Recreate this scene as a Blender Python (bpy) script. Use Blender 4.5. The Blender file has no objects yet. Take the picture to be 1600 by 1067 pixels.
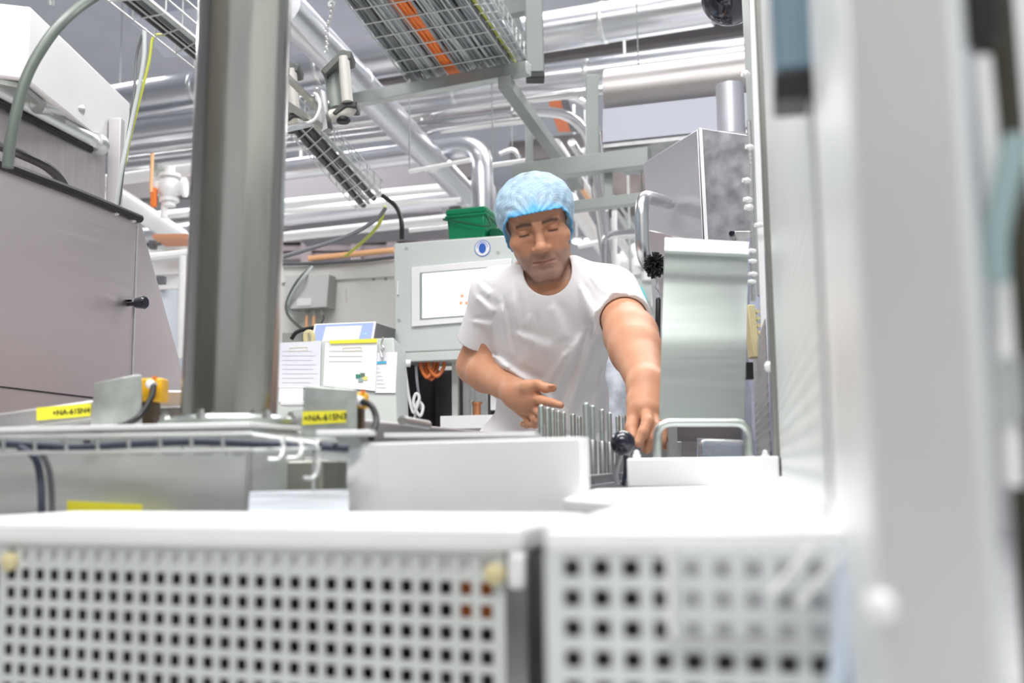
import bpy, bmesh, math, random
import numpy as np
from mathutils import Vector, Matrix

random.seed(7)
SC = bpy.context.scene
COL = SC.collection

# ------------------------------------------------------------------ camera
F = 1650.0                      # focal length in pixels of the 1600 x 1067 frame
HC = 0.95                       # camera height
PITCH = math.atan((726 - 533.5) / F)
ROLL = 0.014
FWD = Vector((0, math.cos(PITCH), math.sin(PITCH)))
UP0 = Vector((0, -math.sin(PITCH), math.cos(PITCH)))
R0 = Vector((1, 0, 0))
CR = (R0 * math.cos(ROLL) - UP0 * math.sin(ROLL)).normalized()
CU = (UP0 * math.cos(ROLL) + R0 * math.sin(ROLL)).normalized()
CAM = Vector((0, 0, HC))
cd = bpy.data.cameras.new('camera'); cam = bpy.data.objects.new('camera', cd); COL.objects.link(cam)
m = Matrix((CR, CU, -FWD)).transposed().to_4x4(); m.translation = CAM
cam.matrix_world = m
cd.sensor_width = 36; cd.lens = F / 1600 * 36; cd.clip_start = 0.01; cd.clip_end = 100
cd.dof.use_dof = True; cd.dof.focus_distance = 2.42; cd.dof.aperture_fstop = 3.8; cd.dof.aperture_blades = 0
SC.camera = cam

# ------------------------------------------------------------------ light and exposure
SC.view_settings.view_transform = 'Standard'; SC.view_settings.look = 'None'
SC.view_settings.gamma = 1; SC.view_settings.exposure = -0.13; SC.view_settings.use_curve_mapping = False
SC.cycles.use_denoising = True
SC.cycles.max_bounces = 8; SC.cycles.glossy_bounces = 5; SC.cycles.transparent_max_bounces = 16
SC.cycles.sample_clamp_indirect = 8
wd = bpy.data.worlds.new('hall_daylight'); SC.world = wd; wd.use_nodes = True
bg = wd.node_tree.nodes['Background']; bg.inputs[0].default_value = (0.93, 0.96, 1.0, 1); bg.inputs[1].default_value = 0.62

def area_light(name, loc, sx, sy, power, rot=(0, 0, 0), col=(1, 0.98, 0.96)):
    l = bpy.data.lights.new(name, 'AREA'); l.shape = 'RECTANGLE'; l.size = sx; l.size_y = sy
    l.energy = power; l.color = col
    o = bpy.data.objects.new(name, l); COL.objects.link(o); o.location = loc; o.rotation_euler = rot
    return o
area_light('ceiling_lamp_light', (-0.6, 1.4, 4.1), 3.0, 1.0, 150)
area_light('ceiling_lamp_light', (1.2, 4.6, 4.1), 3.0, 1.0, 160)
area_light('ceiling_lamp_light', (-2.6, 6.5, 4.1), 3.0, 1.0, 170)
area_light('ceiling_lamp_light', (0.5, 9.5, 4.1), 5.0, 1.0, 230)
area_light('ceiling_lamp_light', (-0.4, -1.2, 4.1), 3.0, 1.0, 160)

# ------------------------------------------------------------------ pixel rays
def ray(px, py):
    return CR * ((px - 800) / F) + CU * ((533.5 - py) / F) + FWD
def P(px, py, Y):
    d = ray(px, py); return CAM + d * (Y / d.y)
def PH(px, py, z):
    d = ray(px, py); return CAM + d * ((z - HC) / d.z)
def V(*a): return Vector(a)
WD = V(0.2242, 1, 0).normalized()       # the machine's own long axis
UD = V(WD.y, -WD.x, 0)                  # and the axis across it
Z = V(0, 0, 1)

# ------------------------------------------------------------------ materials
MATS = {}
def M(name, col, rough=0.5, metal=0.0, brush=None, bump=0.0, var=0.0, scale=8.0, emit=0.0, alpha=1.0, rv=0.06, trans=0.0, sss=0.0, spec=0.5, coat=0.0):
    if name in MATS: return MATS[name]
    m = bpy.data.materials.new(name); m.use_nodes = True
    nt = m.node_tree; b = nt.nodes['Principled BSDF']
    c = (*col, 1)
    b.inputs['Base Color'].default_value = c; b.inputs['Roughness'].default_value = rough
    b.inputs['Metallic'].default_value = metal; b.inputs['Alpha'].default_value = alpha
    b.inputs['Transmission Weight'].default_value = trans
    b.inputs['Specular IOR Level'].default_value = spec
    b.inputs['Coat Weight'].default_value = coat
    if sss:
        b.inputs['Subsurface Weight'].default_value = sss; b.inputs['Subsurface Radius'].default_value = (0.012, 0.004, 0.002)
        b.inputs['Subsurface Scale'].default_value = 0.6
    if emit:
        b.inputs['Emission Color'].default_value = c; b.inputs['Emission Strength'].default_value = emit
    tc = nt.nodes.new('ShaderNodeTexCoord'); mp = nt.nodes.new('ShaderNodeMapping')
    nt.links.new(tc.outputs['Object'], mp.inputs[0])
    if brush is not None: mp.inputs['Scale'].default_value = brush
    else: mp.inputs['Scale'].default_value = (scale,) * 3
    nz = nt.nodes.new('ShaderNodeTexNoise'); nz.inputs['Scale'].default_value = 1.0; nz.inputs['Detail'].default_value = 5
    nt.links.new(mp.outputs[0], nz.inputs[0])
    if var:
        mr = nt.nodes.new('ShaderNodeMapRange'); mr.inputs[1].default_value = 0.3; mr.inputs[2].default_value = 0.7
        mr.inputs[3].default_value = 1 - var; mr.inputs[4].default_value = 1 + var * 0.4
        nt.links.new(nz.outputs[0], mr.inputs[0])
        mx = nt.nodes.new('ShaderNodeMix'); mx.data_type = 'RGBA'; mx.blend_type = 'MULTIPLY'; mx.inputs[0].default_value = 1
        mx.inputs[6].default_value = c; nt.links.new(mr.outputs[0], mx.inputs[7])
        nt.links.new(mx.outputs[2], b.inputs['Base Color'])
    if metal or brush is not None:
        r2 = nt.nodes.new('ShaderNodeMapRange'); r2.inputs[1].default_value = 0.3; r2.inputs[2].default_value = 0.7
        r2.inputs[3].default_value = max(0.03, rough - rv); r2.inputs[4].default_value = min(1, rough + rv)
        nt.links.new(nz.outputs[0], r2.inputs[0]); nt.links.new(r2.outputs[0], b.inputs['Roughness'])
    if bump:
        bp = nt.nodes.new('ShaderNodeBump'); bp.inputs['Strength'].default_value = bump; bp.inputs['Distance'].default_value = 0.002
        nt.links.new(nz.outputs[0], bp.inputs['Height']); nt.links.new(bp.outputs[0], b.inputs['Normal'])
    MATS[name] = m
    return m
steel = M('brushed_steel', (0.70, 0.71, 0.71), 0.3, 1, brush=(12, 12, 300), bump=0.03, var=0.05)
steelh = M('steel_brushed_across', (0.72, 0.72, 0.74), 0.32, 1, brush=(140, 140, 4), bump=0.05, var=0.1)
steel_l = M('lilac_steel', (0.70, 0.635, 0.64), 0.38, 1, brush=(6, 6, 300), bump=0.01, var=0.012, rv=0.03)
steel_d = M('dark_steel', (0.42, 0.42, 0.43), 0.4, 1, scale=20, var=0.2)
steel_g = M('greenish_satin_steel', (0.58, 0.63, 0.60), 0.34, 1, brush=(4, 4, 90), bump=0.04, var=0.06)
pipe_m = M('stainless_pipe', (0.70, 0.70, 0.71), 0.25, 1, brush=(3, 3, 3), rv=0.03)
clad = M('aluminium_cladding', (0.70, 0.71, 0.74), 0.3, 1, scale=3, rv=0.03)
alum = M('aluminium', (0.80, 0.82, 0.81), 0.36, 1, scale=30, var=0.06)
galv = M('galvanised_strut', (0.50, 0.53, 0.51), 0.5, 0.85, scale=18, var=0.12)
wire_m = M('zinc_wire', (0.62, 0.64, 0.63), 0.4, 0.9, scale=30)
white_st = M('white_satin_steel', (0.93, 0.935, 0.94), 0.4, 0.1, scale=12, var=0.03)
guard_m = M('pale_perforated_steel', (0.80, 0.835, 0.815), 0.4, 0.35, scale=15, var=0.03)
white_p = M('white_paint', (0.88, 0.88, 0.88), 0.4, scale=10, var=0.03)
cream = M('cream_panel_paint', (0.80, 0.79, 0.76), 0.45, scale=5, var=0.05)
palegreen = M('pale_green_grey_paint', (0.62, 0.665, 0.64), 0.4, scale=6, var=0.03)
greybox = M('grey_box_paint', (0.66, 0.66, 0.65), 0.45)
greybox_d = M('grey_box_side', (0.40, 0.41, 0.39), 0.5)
black = M('black_rubber', (0.012, 0.012, 0.014), 0.45)
black_g = M('black_gloss', (0.008, 0.008, 0.02), 0.12, coat=0.6)
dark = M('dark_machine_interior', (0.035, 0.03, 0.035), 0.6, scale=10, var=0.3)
navy = M('navy_cable', (0.03, 0.035, 0.06), 0.5)
grey_cb = M('grey_cable_jacket', (0.30, 0.315, 0.34), 0.45)
grey_cb2 = M('dark_grey_cable_jacket', (0.13, 0.135, 0.15), 0.45)
pale_cb = M('pale_cable_jacket', (0.50, 0.54, 0.53), 0.5)
orange = M('orange_cable_jacket', (0.90, 0.22, 0.03), 0.5)
orange_l = M('pale_orange_cable', (0.93, 0.52, 0.27), 0.5)
yel_grn = M('yellow_green_earth_wire', (0.62, 0.66, 0.10), 0.5)
yellow = M('yellow_label', (0.93, 0.86, 0.05), 0.5)
amber = M('amber_plastic', (0.95, 0.52, 0.02), 0.4, scale=60, var=0.25)
green = M('green_plastic', (0.0, 0.24, 0.10), 0.3, scale=9, var=0.15)
paper = M('white_paper', (0.86, 0.86, 0.89), 0.5)
paper_l = M('lilac_white_paper', (0.80, 0.81, 0.88), 0.4, scale=12, var=0.03)
ink = M('black_ink', (0.02, 0.02, 0.02), 0.6)
ink_f = M('faint_print', (0.66, 0.67, 0.72), 0.6)
blue = M('sign_blue', (0.03, 0.12, 0.50), 0.4)
lblue = M('keypad_blue', (0.36, 0.45, 0.75), 0.4)
screen = M('lit_screen', (0.97, 0.98, 1.0), 0.3, emit=1.1)
scr_red = M('screen_red', (0.95, 0.30, 0.16), 0.4, emit=0.6)
lamp_on = M('lit_lamp', (1.0, 0.99, 0.95), 0.4, emit=5.0)
hose_m = M('grey_hose', (0.15, 0.18, 0.16), 0.4, scale=20, var=0.1)
clear = M('clear_plastic', (0.93, 0.95, 0.98), 0.12, alpha=0.22, coat=0.3)
beige = M('beige_plastic', (0.68, 0.60, 0.34), 0.5)
copper = M('copper', (0.75, 0.34, 0.16), 0.35, 1)
teal = M('teal_cloth', (0.10, 0.50, 0.52), 0.6)
floor_m = M('epoxy_floor', (0.66, 0.67, 0.68), 0.35, scale=3, var=0.08)
wall_m = M('white_wall', (0.72, 0.72, 0.74), 0.7, scale=2, var=0.04)
ceil_m = M('grey_ceiling_panel', (0.66, 0.68, 0.74), 0.6, scale=2, var=0.06)
plum = M('plum_grey_rack', (0.36, 0.31, 0.33), 0.5, 0.5, scale=6, var=0.25)
duct_m = M('bluish_grey_duct', (0.50, 0.515, 0.59), 0.6, 0.15, scale=5, var=0.08)
blue_blk = M('blue_grey_block', (0.20, 0.30, 0.37), 0.45)
bluepl = M('blue_grey_clear_hose', (0.52, 0.55, 0.70), 0.25, 0.3, scale=25, var=0.2)

# ------------------------------------------------------------------ mesh helpers
WL = {}
def smooth_path(pts, n=6):
    pts = [Vector(p) for p in pts]
    if len(pts) < 3: return pts
    out = []
    for i in range(len(pts) - 1):
        p0 = pts[i - 1] if i else pts[0] * 2 - pts[1]
        p1, p2 = pts[i], pts[i + 1]
        p3 = pts[i + 2] if i + 2 < len(pts) else pts[-1] * 2 - pts[-2]
        for k in range(n):
            t = k / n
            out.append(0.5 * ((2 * p1) + (p2 - p0) * t + (2 * p0 - 5 * p1 + 4 * p2 - p3) * t * t + (3 * p1 - p0 - 3 * p2 + p3) * t ** 3))
    out.append(pts[-1]); return out
def round_path(pts, r, n=6):
    """polyline with each inner corner rounded to radius about r"""
    pts = [Vector(p) for p in pts]; out = [pts[0]]
    for i in range(1, len(pts) - 1):
        a, b, c = pts[i - 1], pts[i], pts[i + 1]
        d1 = (a - b); d2 = (c - b); q = min(r, d1.length * .49, d2.length * .49)
        s, e = b + d1.normalized() * q, b + d2.normalized() * q
        for k in range(n + 1):
            t = k / n; out.append(s * (1 - t) ** 2 + b * 2 * t * (1 - t) + e * t * t)
    out.append(pts[-1]); return out
class MB:
    def __init__(s): s.v = []; s.f = []
    def add(s, vs, fs):
        o = len(s.v); s.v += [tuple(x) for x in vs]; s.f += [tuple(i + o for i in q) for q in fs]; return s
    def pbox(s, p, ex, ey, ez):
        """parallelepiped from corner p with three edge vectors"""
        p, ex, ey, ez = map(Vector, (p, ex, ey, ez))
        vs = [p, p + ex, p + ex + ey, p + ey]; vs += [q + ez for q in vs]
        fs = [(3, 2, 1, 0), (4, 5, 6, 7), (0, 1, 5, 4), (1, 2, 6, 5), (2, 3, 7, 6), (3, 0, 4, 7)]
        if ex.cross(ey).dot(ez) < 0: fs = [q[::-1] for q in fs]
        return s.add(vs, fs)
    def box(s, c, sx, sy, sz, ux=None):
        ux = Vector(ux).normalized() if ux is not None else V(1, 0, 0); uy = V(-ux.y, ux.x, 0)
        c = Vector(c); return s.pbox(c - ux * sx / 2 - uy * sy / 2 - Z * sz / 2, ux * sx, uy * sy, Z * sz)
    def prism(s, poly, vec):
        poly = [Vector(q) for q in poly]; vec = Vector(vec); n = len(poly)
        nm = V(0, 0, 0)
        for i in range(n): nm += (poly[i] - poly[0]).cross(poly[(i + 1) % n] - poly[0])
        if nm.dot(vec) > 0: poly = poly[::-1]
        vs = poly + [q + vec for q in poly]
        fs = [tuple(range(n)), tuple(range(2 * n - 1, n - 1, -1))]
        fs += [(i, i + n, (i + 1) % n + n, (i + 1) % n) for i in range(n)]
        return s.add(vs, fs)
    def tube(s, pts, r, n=10, caps=True):
        pts = [Vector(q) for q in pts]; k = len(pts)
        rs = r if isinstance(r, (list, tuple)) else [r] * k
        T = []
        for i in range(k):
            t = pts[min(i + 1, k - 1)] - pts[max(i - 1, 0)]
            T.append(t.normalized() if t.length > 1e-9 else (T[-1] if T else Z))
        a = T[0].orthogonal().normalized(); vs = []
        for i in range(k):
            a = (a - T[i] * a.dot(T[i])); a = a.normalized() if a.length > 1e-6 else T[i].orthogonal().normalized()
            b = T[i].cross(a)
            for j in range(n):
                q = 2 * math.pi * j / n; vs.append(pts[i] + (a * math.cos(q) + b * math.sin(q)) * rs[i])
        fs = []
        for i in range(k - 1):
            for j in range(n):
                j2 = (j + 1) % n; fs.append((i * n + j, i * n + j2, (i + 1) * n + j2, (i + 1) * n + j))
        if caps: fs += [tuple(range(n - 1, -1, -1)), tuple((k - 1) * n + j for j in range(n))]
        return s.add(vs, fs)
    def lathe(s, p, ax, prof, n=24):
        """prof: list of (distance along ax, radius)"""
        ax = Vector(ax).normalized(); p = Vector(p); a = ax.orthogonal().normalized(); b = ax.cross(a); vs = []; fs = []
        for t, r in prof:
            for j in range(n):
                q = 2 * math.pi * j / n; vs.append(p + ax * t + (a * math.cos(q) + b * math.sin(q)) * max(r, 1e-5))
        for i in range(len(prof) - 1):
            for j in range(n):
                j2 = (j + 1) % n; fs.append((i * n + j, i * n + j2, (i + 1) * n + j2, (i + 1) * n + j))
        fs += [tuple(range(n - 1, -1, -1)), tuple((len(prof) - 1) * n + j for j in range(n))]
        return s.add(vs, fs)
    def ball(s, c, r, n=16):
        prof = [(-r * math.cos(math.pi * i / n), r * math.sin(math.pi * i / n)) for i in range(n + 1)]
        return s.lathe(c, Z, prof, n * 2)
    def perf(s, o, u, v, nu, nv, pitch, hole, th, mu=0.0, mv=0.0):
        """sheet with square holes; o = corner, u, v unit vectors, th = thickness vector"""
        o, u, v, th = map(Vector, (o, u, v, th)); q = (pitch - hole) / 2
        for i in range(nu):
            for j in range(nv):
                c = o + u * (mu + i * pitch) + v * (mv + j * pitch)
                A = [c, c + u * pitch, c + u * pitch + v * pitch, c + v * pitch]
                B = [c + u * q + v * q, c + u * (q + hole) + v * q, c + u * (q + hole) + v * (q + hole), c + u * q + v * (q + hole)]
                vs = A + B + [x + th for x in A] + [x + th for x in B]
                fs = []
                for k in range(4):
                    k2 = (k + 1) % 4
                    fs += [(k, k2, 4 + k2, 4 + k), (8 + k2, 8 + k, 12 + k, 12 + k2), (4 + k, 4 + k2, 12 + k2, 12 + k)]
                s.add(vs, fs)
        W, H = mu * 2 + nu * pitch, mv * 2 + nv * pitch
        if mv:
            s.pbox(o, u * W, v * mv, th); s.pbox(o + v * (H - mv), u * W, v * mv, th)
        if mu:
            s.pbox(o + v * mv, u * mu, v * (H - 2 * mv), th); s.pbox(o + v * mv + u * (W - mu), u * mu, v * (H - 2 * mv), th)
        return s
    def build(s, name, mat, parent=None, bevel=0.0, label=None, cat=None, group=None, kind=None, angle=35, segs=2, org=None):
        a = np.array(s.v, dtype=float)
        c = Vector((a.min(0) + a.max(0)) / 2) if org is None else Vector(org)
        me = bpy.data.meshes.new(name); me.from_pydata((a - np.array(c)).tolist(), [], s.f); me.update()
        me.polygons.foreach_set('use_smooth', [True] * len(me.polygons)); me.set_sharp_from_angle(angle=math.radians(angle))
        return link(name, me, mat, parent, c, bevel, label, cat, group, kind, segs)
def link(name, me, mat, parent=None, c=V(0, 0, 0), bevel=0.0, label=None, cat=None, group=None, kind=None, segs=2):
    if mat is not None: me.materials.append(mat)
    o = bpy.data.objects.new(name, me); COL.objects.link(o); WL[o.name] = Vector(c)
    if parent is not None: o.parent = parent; o.location = Vector(c) - WL[parent.name]
    else: o.location = c
    if bevel:
        b = o.modifiers.new('edge_round', 'BEVEL'); b.width = bevel; b.segments = segs; b.limit_method = 'ANGLE'; b.angle_limit = math.radians(40)
        b.harden_normals = False
    tag(o, label, cat, group, kind); return o
def tag(o, label=None, cat=None, group=None, kind=None):
    for k, v in (('label', label), ('category', cat), ('group', group), ('kind', kind)):
        if v: o[k] = v
    return o
def thing(name, label, cat, loc, group=None):
    o = bpy.data.objects.new(name, None); COL.objects.link(o); o.empty_display_size = 0.05
    o.location = loc; WL[o.name] = Vector(loc); return tag(o, label, cat, group)
def text(name, body, mat, parent, origin, xd, yd, h, bold=0.0):
    cu = bpy.data.curves.new(name, 'FONT'); cu.body = body; cu.size = h; cu.extrude = 0.0002; cu.offset = bold
    t = bpy.data.objects.new(name + '_src', cu); COL.objects.link(t)
    bpy.context.view_layer.update()
    me = bpy.data.meshes.new_from_object(t.evaluated_get(bpy.context.evaluated_depsgraph_get()))
    bpy.data.objects.remove(t)
    xd = Vector(xd).normalized(); yd = Vector(yd); yd = (yd - xd * yd.dot(xd)).normalized()
    R = Matrix((xd, yd, xd.cross(yd))).transposed().to_4x4(); me.transform(R)
    return link(name, me, mat, parent, Vector(origin))
def unit(a): return Vector(a).normalized()
def ordinal(i): return ['first', 'second', 'third', 'fourth', 'fifth', 'sixth', 'seventh', 'eighth', 'ninth', 'tenth'][i]
BODY_H, SHIRT_H = 0.002, 0.0025
# ------------------------------------------------------------------ the setting
MB().pbox((-9, -3, -0.1), (18, 0, 0), (0, 17, 0), (0, 0, 0.1)).build('floor', floor_m, kind='structure')
MB().pbox((-9, -3, 4.7), (18, 0, 0), (0, 17, 0), (0, 0, 0.1)).build('ceiling', ceil_m, kind='structure')
MB().pbox((-9, 14, 0), (18, 0, 0), (0, 0.15, 0), (0, 0, 4.7)).build('wall_back', wall_m, kind='structure')
MB().pbox((-9.15, -3, 0), (0.15, 0, 0), (0, 17, 0), (0, 0, 4.7)).build('wall_left', wall_m, kind='structure')
MB().pbox((-9, -3.15, 0), (18, 0, 0), (0, 0.15, 0), (0, 0, 1.35)).build('unseen_low_wall', M('grey_unseen_wall', (0.20, 0.20, 0.19), 0.6), kind='structure')  # added low grey wall behind the camera, darkens the lower reflections
dk_blk = M('dark_blocker', (0.09, 0.085, 0.075), 0.6)
MB().pbox((-3.4, -2.6, 0), (1.5, 0, 0), (0, 3.5, 0), (0, 0, 3.3)).build('unseen_dark_blocker', dk_blk, kind='structure')  # added dark block out of view, darkens the column's reflections
MB().pbox((9, 3, 0), (0.15, 0, 0), (0, 11, 0), (0, 0, 4.7)).build('wall_right', wall_m, kind='structure')

# ------------------------------------------------------------------ front perforated guard (box with rounded lip)
zt = HC - 0.039
GB = PH(818, 818, zt); GA = PH(-90, 811, zt); gu = GA - GB; gw = max(gu.length, 0.47); gu.normalize()   # gu runs to the far end
gn = V(gu.y, -gu.x, 0); gn = gn if gn.y > 0 else -gn           # away from the camera
g = thing('perforated_guard', 'wide perforated metal guard box with rounded white lip in front of the column machine', 'machine guard', V(*((GA + GB) / 2).xy, 0.55))
MB().pbox(GB, gu * gw, gn * 0.15, Z * -0.020).build('lip', white_st, g, bevel=0.006, segs=3)
MB().pbox(GB + Z * -0.018 + gn * 0.001, gu * 0.014, gn * 0.012, Z * -0.026).build('lip_end', white_st, g, bevel=0.005, segs=3)
MB().pbox(GB + gu * 0.018 + gn * 0.009 - Z * 0.037, gu * (gw - 0.03), gn * 0.001, Z * 0.019).build('pale_backing', white_st, g)  # white strip added so the top row of holes looks bright
MB().perf(GB + gu * 0.016 + gn * 0.005 - Z * 0.34, gu, Z, 29, 21, 0.0151, 0.0092, gn * 0.0015, 0.006, 0.0015).build('perforated_sheet', guard_m, g)
MB().pbox(GB + gn * 0.004 - Z * 0.40, gu * 0.015, gn * 0.144, Z * 0.379).build('end_plate', steel_d, g)
MB().pbox(GB + gn * 0.145 - Z * 0.40 + gu * 0.016, gu * (gw - 0.02), gn * 0.004, Z * 0.378).build('back_plate', dark, g)  # near-black back and bottom plates put in so the box inside looks dark
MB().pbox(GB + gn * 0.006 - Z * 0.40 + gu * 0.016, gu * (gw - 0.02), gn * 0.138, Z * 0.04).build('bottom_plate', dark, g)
MB().pbox(GB + gu * (gw - 0.008) + gn * 0.007 - Z * 0.40, gu * 0.006, gn * 0.137, Z * 0.379).build('far_end_plate', dark, g)  # dark plate added to keep light out of the far end
for q in (0.022, gw - 0.022 if gw < 0.47 else 0.452):
    MB().lathe(GB + gu * q + gn * 0.004 - Z * 0.034, -gn, [(0, 0.0075), (0.004, 0.0075), (0.006, 0.004)], 12).build('corner_screw', beige, g)
# the drive inside the guard, seen through its holes
dm = thing('drive_motor', 'dark finned drive motor with orange terminal box behind the wide guard holes', 'motor', GB + gu * 0.22 + gn * 0.1 - Z * 0.36)
b = MB(); c0 = GB + gu * 0.10 + gn * 0.085 - Z * 0.16
b.lathe(c0, gu, [(0, 0.03), (0.004, 0.042), (0.23, 0.042), (0.236, 0.03), (0.26, 0.03)], 28)
b.pbox(GB + gu * 0.12 + gn * 0.06 - Z * 0.36, gu * 0.2, gn * 0.05, Z * 0.17)
b.build('motor_body', dark, dm)
MB().pbox(GB + gu * 0.034 + gn * 0.05 - Z * 0.075, gu * 0.036, gn * 0.04, Z * 0.034).build('terminal_box', orange, dm, bevel=0.003)
MB().pbox(GB + gu * 0.045 + gn * 0.06 - Z * 0.13, gu * 0.06, gn * 0.04, Z * 0.05).build('cable_gland_block', dark, dm, bevel=0.003)

# ------------------------------------------------------------------ second guard: perforated front under the deck
zd = HC - 0.033
DB = P(850, 819, 0.55); DB.z = zd; DC = DB + UD * 0.178        # front top edge
dk = thing('machine_deck', 'white steel machine deck with perforated front skirt beside the wide guard', 'machine', V(*(DB + UD * .1 + WD * .5).xy, 0))
poly = [DB, DC, DC + WD * 1.08, P(930, 770, 1.42), P(880, 790, 1.02), DB + WD * 0.35]
for q in poly: q.z = zd
MB().prism(poly, Z * -0.012).build('deck_plate', white_st, dk, bevel=0.002)
MB().perf(DB - Z * 0.012 - Z * 0.33, UD, Z, 11, 22, 0.0150, 0.0088, WD * 0.0015, 0.0065, 0).build('perforated_skirt', guard_m, dk)
MB().pbox(DB - Z * 0.36 + WD * 0.004, UD * 0.003, WD * 0.46, Z * 0.345).build('side_plate', steel_d, dk)
MB().pbox(DB - Z * 0.37 + WD * 0.13 + UD * 0.004, UD * 0.17, WD * 0.004, Z * 0.355).build('inner_plate', dark, dk)
b = MB(); b.pbox(DB + WD * 0.5 - Z * (zd - 0.02) + UD * 0.01, UD * 0.16, WD * 0.55, Z * (zd - 0.04)); b.build('machine_base', steelh, dk)
for s_, t_ in ((0.02, 0.03), (0.05, 0.05), (0.16, 0.02)):
    MB().lathe(DB + UD * s_ + WD * t_, Z, [(0, 0.005), (0.003, 0.005), (0.0045, 0.003)], 12).build('deck_screw', white_st, dk)
# clear cover leaning on the skirt, two white rods shaped as its reflection streaks
cc = thing('clear_cover', 'clear plastic cover sheet hanging over the perforated skirt', 'cover', DB + UD * .1 - Z * 0.1)
MB().pbox(DB + UD * 0.068 - WD * 0.006 - Z * 0.052, UD * 0.09, WD * 0.0015, Z * 0.047).build('sheet', clear, cc)
MB().pbox(DB + UD * 0.062 - WD * 0.0065 - Z * 0.052, UD * 0.003, WD * 0.002, Z * 0.048).build('edge_strip', white_p, cc)
MB().pbox(DB + UD * 0.066 - WD * 0.0070 - Z * 0.055, UD * 0.072, WD * 0.003, Z * 0.003).build('bottom_strip', alum, cc)
for i, dx in enumerate((0, 0.012)):
    o = DB + UD * (0.112 + dx) - WD * 0.012
    MB().tube([o - Z * (0.030 + dx * .4), o + UD * 0.021 - Z * (0.006 + dx * .4)], 0.0016, 8).build('reflection_streak', white_p, cc)
MB().tube(smooth_path([DB + UD * 0.150 - WD * 0.006 - Z * 0.012, DB + UD * 0.143 - WD * 0.009 - Z * 0.06, DB + UD * 0.133 - WD * 0.009 - Z * 0.12, DB + UD * 0.128 - WD * 0.008 - Z * 0.30]), 0.0055, 12).build(
    'pale_blue_hose', M('pale_blue_tube', (0.66, 0.74, 0.86), 0.35), None, label='pale blue plastic tube hanging down the perforated skirt', cat='tube')
for dx, dy in ((0.126, 0), (0.150, 0.004)):
    MB().lathe(DB + UD * dx + WD * (0.012 + dy) + Z * -0.001, Z, [(0, 0.007), (0.006, 0.007), (0.010, 0.004)], 14).build('corner_nut', white_st, dk)

# ------------------------------------------------------------------ tall side guard, its front post
SX = V(0.0403, 0, 0)
def SG(Y, z): return V(0.0403 + 0.2242 * Y, Y, z)
ty = 0.56
sg = thing('side_guard', 'tall perforated side guard wall running back along the machine deck', 'machine guard', SG(1.0, zd))
pt = 0.0152
MB().perf(SG(0.585, zd + 0.012), WD, Z, 62, 38, pt, 0.0075, UD * 0.0015, 0.006, 0.004).build('perforated_panel', guard_m, sg)
MB().pbox(SG(0.585, zd + 0.012) + UD * 0.025, WD * 0.95, UD * 0.002, Z * 38 * pt).build('back_sheet', M('grey_hole_backing', (.34, .35, .35), .5, .3), sg)  # grey sheet added behind the holes so they read as dark lines
MB().pbox(SG(0.585, zd + 0.012 + 38 * pt), WD * 0.95, UD * 0.002, Z * 0.45).build('plain_panel', white_st, sg)
MB().pbox(SG(0.585, zd) - UD * 0.004, WD * 0.99, UD * 0.012, Z * 0.012).build('bottom_channel', white_st, sg)
MB().pbox(SG(1.535, zd) - UD * 0.008, WD * 0.05, UD * 0.014, Z * 1.05).build('end_post', M('olive_grey_post', (0.32, 0.32, 0.30), 0.45, 0.6), sg, bevel=0.003)
MB().lathe(SG(1.545, HC + 0.138) - UD * 0.008, -UD, [(0, 0.008), (0.004, 0.008), (0.008, 0.005)], 14).build('bolt', white_st, sg)
MB().lathe(SG(1.535, zd + 0.012) - UD * 0.02, Z, [(0, 0.006), (0.004, 0.006), (0.006, 0.009), (0.014, 0.008), (0.018, 0.003)], 14).build('nut', white_st, sg)
hb = thing('hinge_block', 'blue grey hinge block with black foot high on the tall side guard', 'hinge', SG(0.70, HC + 0.25))
k0 = SG(0.58, HC + 0.222) + UD * 0.009
MB().pbox(k0, -UD * 0.027, WD * 0.035, Z * 0.20).build('block', blue_blk, hb, bevel=0.004)
MB().pbox(k0 - Z * 0.017 + UD * 0.0005, -UD * 0.028, WD * 0.035, Z * 0.017).build('foot', black, hb, bevel=0.002)

PA = P(1347, 533, 0.385); PA.z = 0
PB = P(1545, 533, 0.355); PB.z = 0
pu = (PB - PA).normalized()
po = thing('machine_post', 'broad pale steel machine post standing beside the tall side guard', 'post', (PA + PB) / 2)
pp = [PA, PB, PB + WD * 0.17, PA + WD * 0.17]
MB().prism(pp, Z * 1.9).build('post_body', M('post_satin', (0.93, 0.955, 0.95), 0.36, 0.6, scale=4, var=0.04), po, bevel=0.006, segs=3)
MB().pbox(PA + WD * 0.171 - pu * 0.0, pu * 0.012, WD * 0.014, Z * 1.9).build('door_seal', white_st, po)
MB().lathe(P(1378, 948, 0.386), unit(V(pu.y, -pu.x, 0)) , [(0, 0.006), (0.003, 0.006), (0.005, 0.003)], 14).build('screw', white_st, po)
hs = thing('hose_bundle', 'teal hose, pale pipe and added dark gap strip beside the broad steel post', 'pipework', P(1590, 900, 0.5))
b = MB()
a0 = P(1528, 60, 0.47); a1 = P(1612, 1100, 0.47)
b.tube([P(1545, -60, 0.47), P(1570, 250, 0.47), P(1600, 560, 0.47), P(1640, 1150, 0.47)], 0.009, 14)
b.build('gap_shade_tube', M('olive_gap_shade', (0.07, 0.065, 0.045), 0.3, 0.5), hs)  # dark tube put in for the shade of the gap beside the post
MB().tube(smooth_path([P(1590, 215, 0.43), P(1572, 290, 0.43), P(1556, 370, 0.43), P(1556, 440, 0.43)]), 0.0055, 12).build('teal_hose', M('grey_teal_hose', (0.33, 0.45, 0.45), 0.4), hs)
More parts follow.
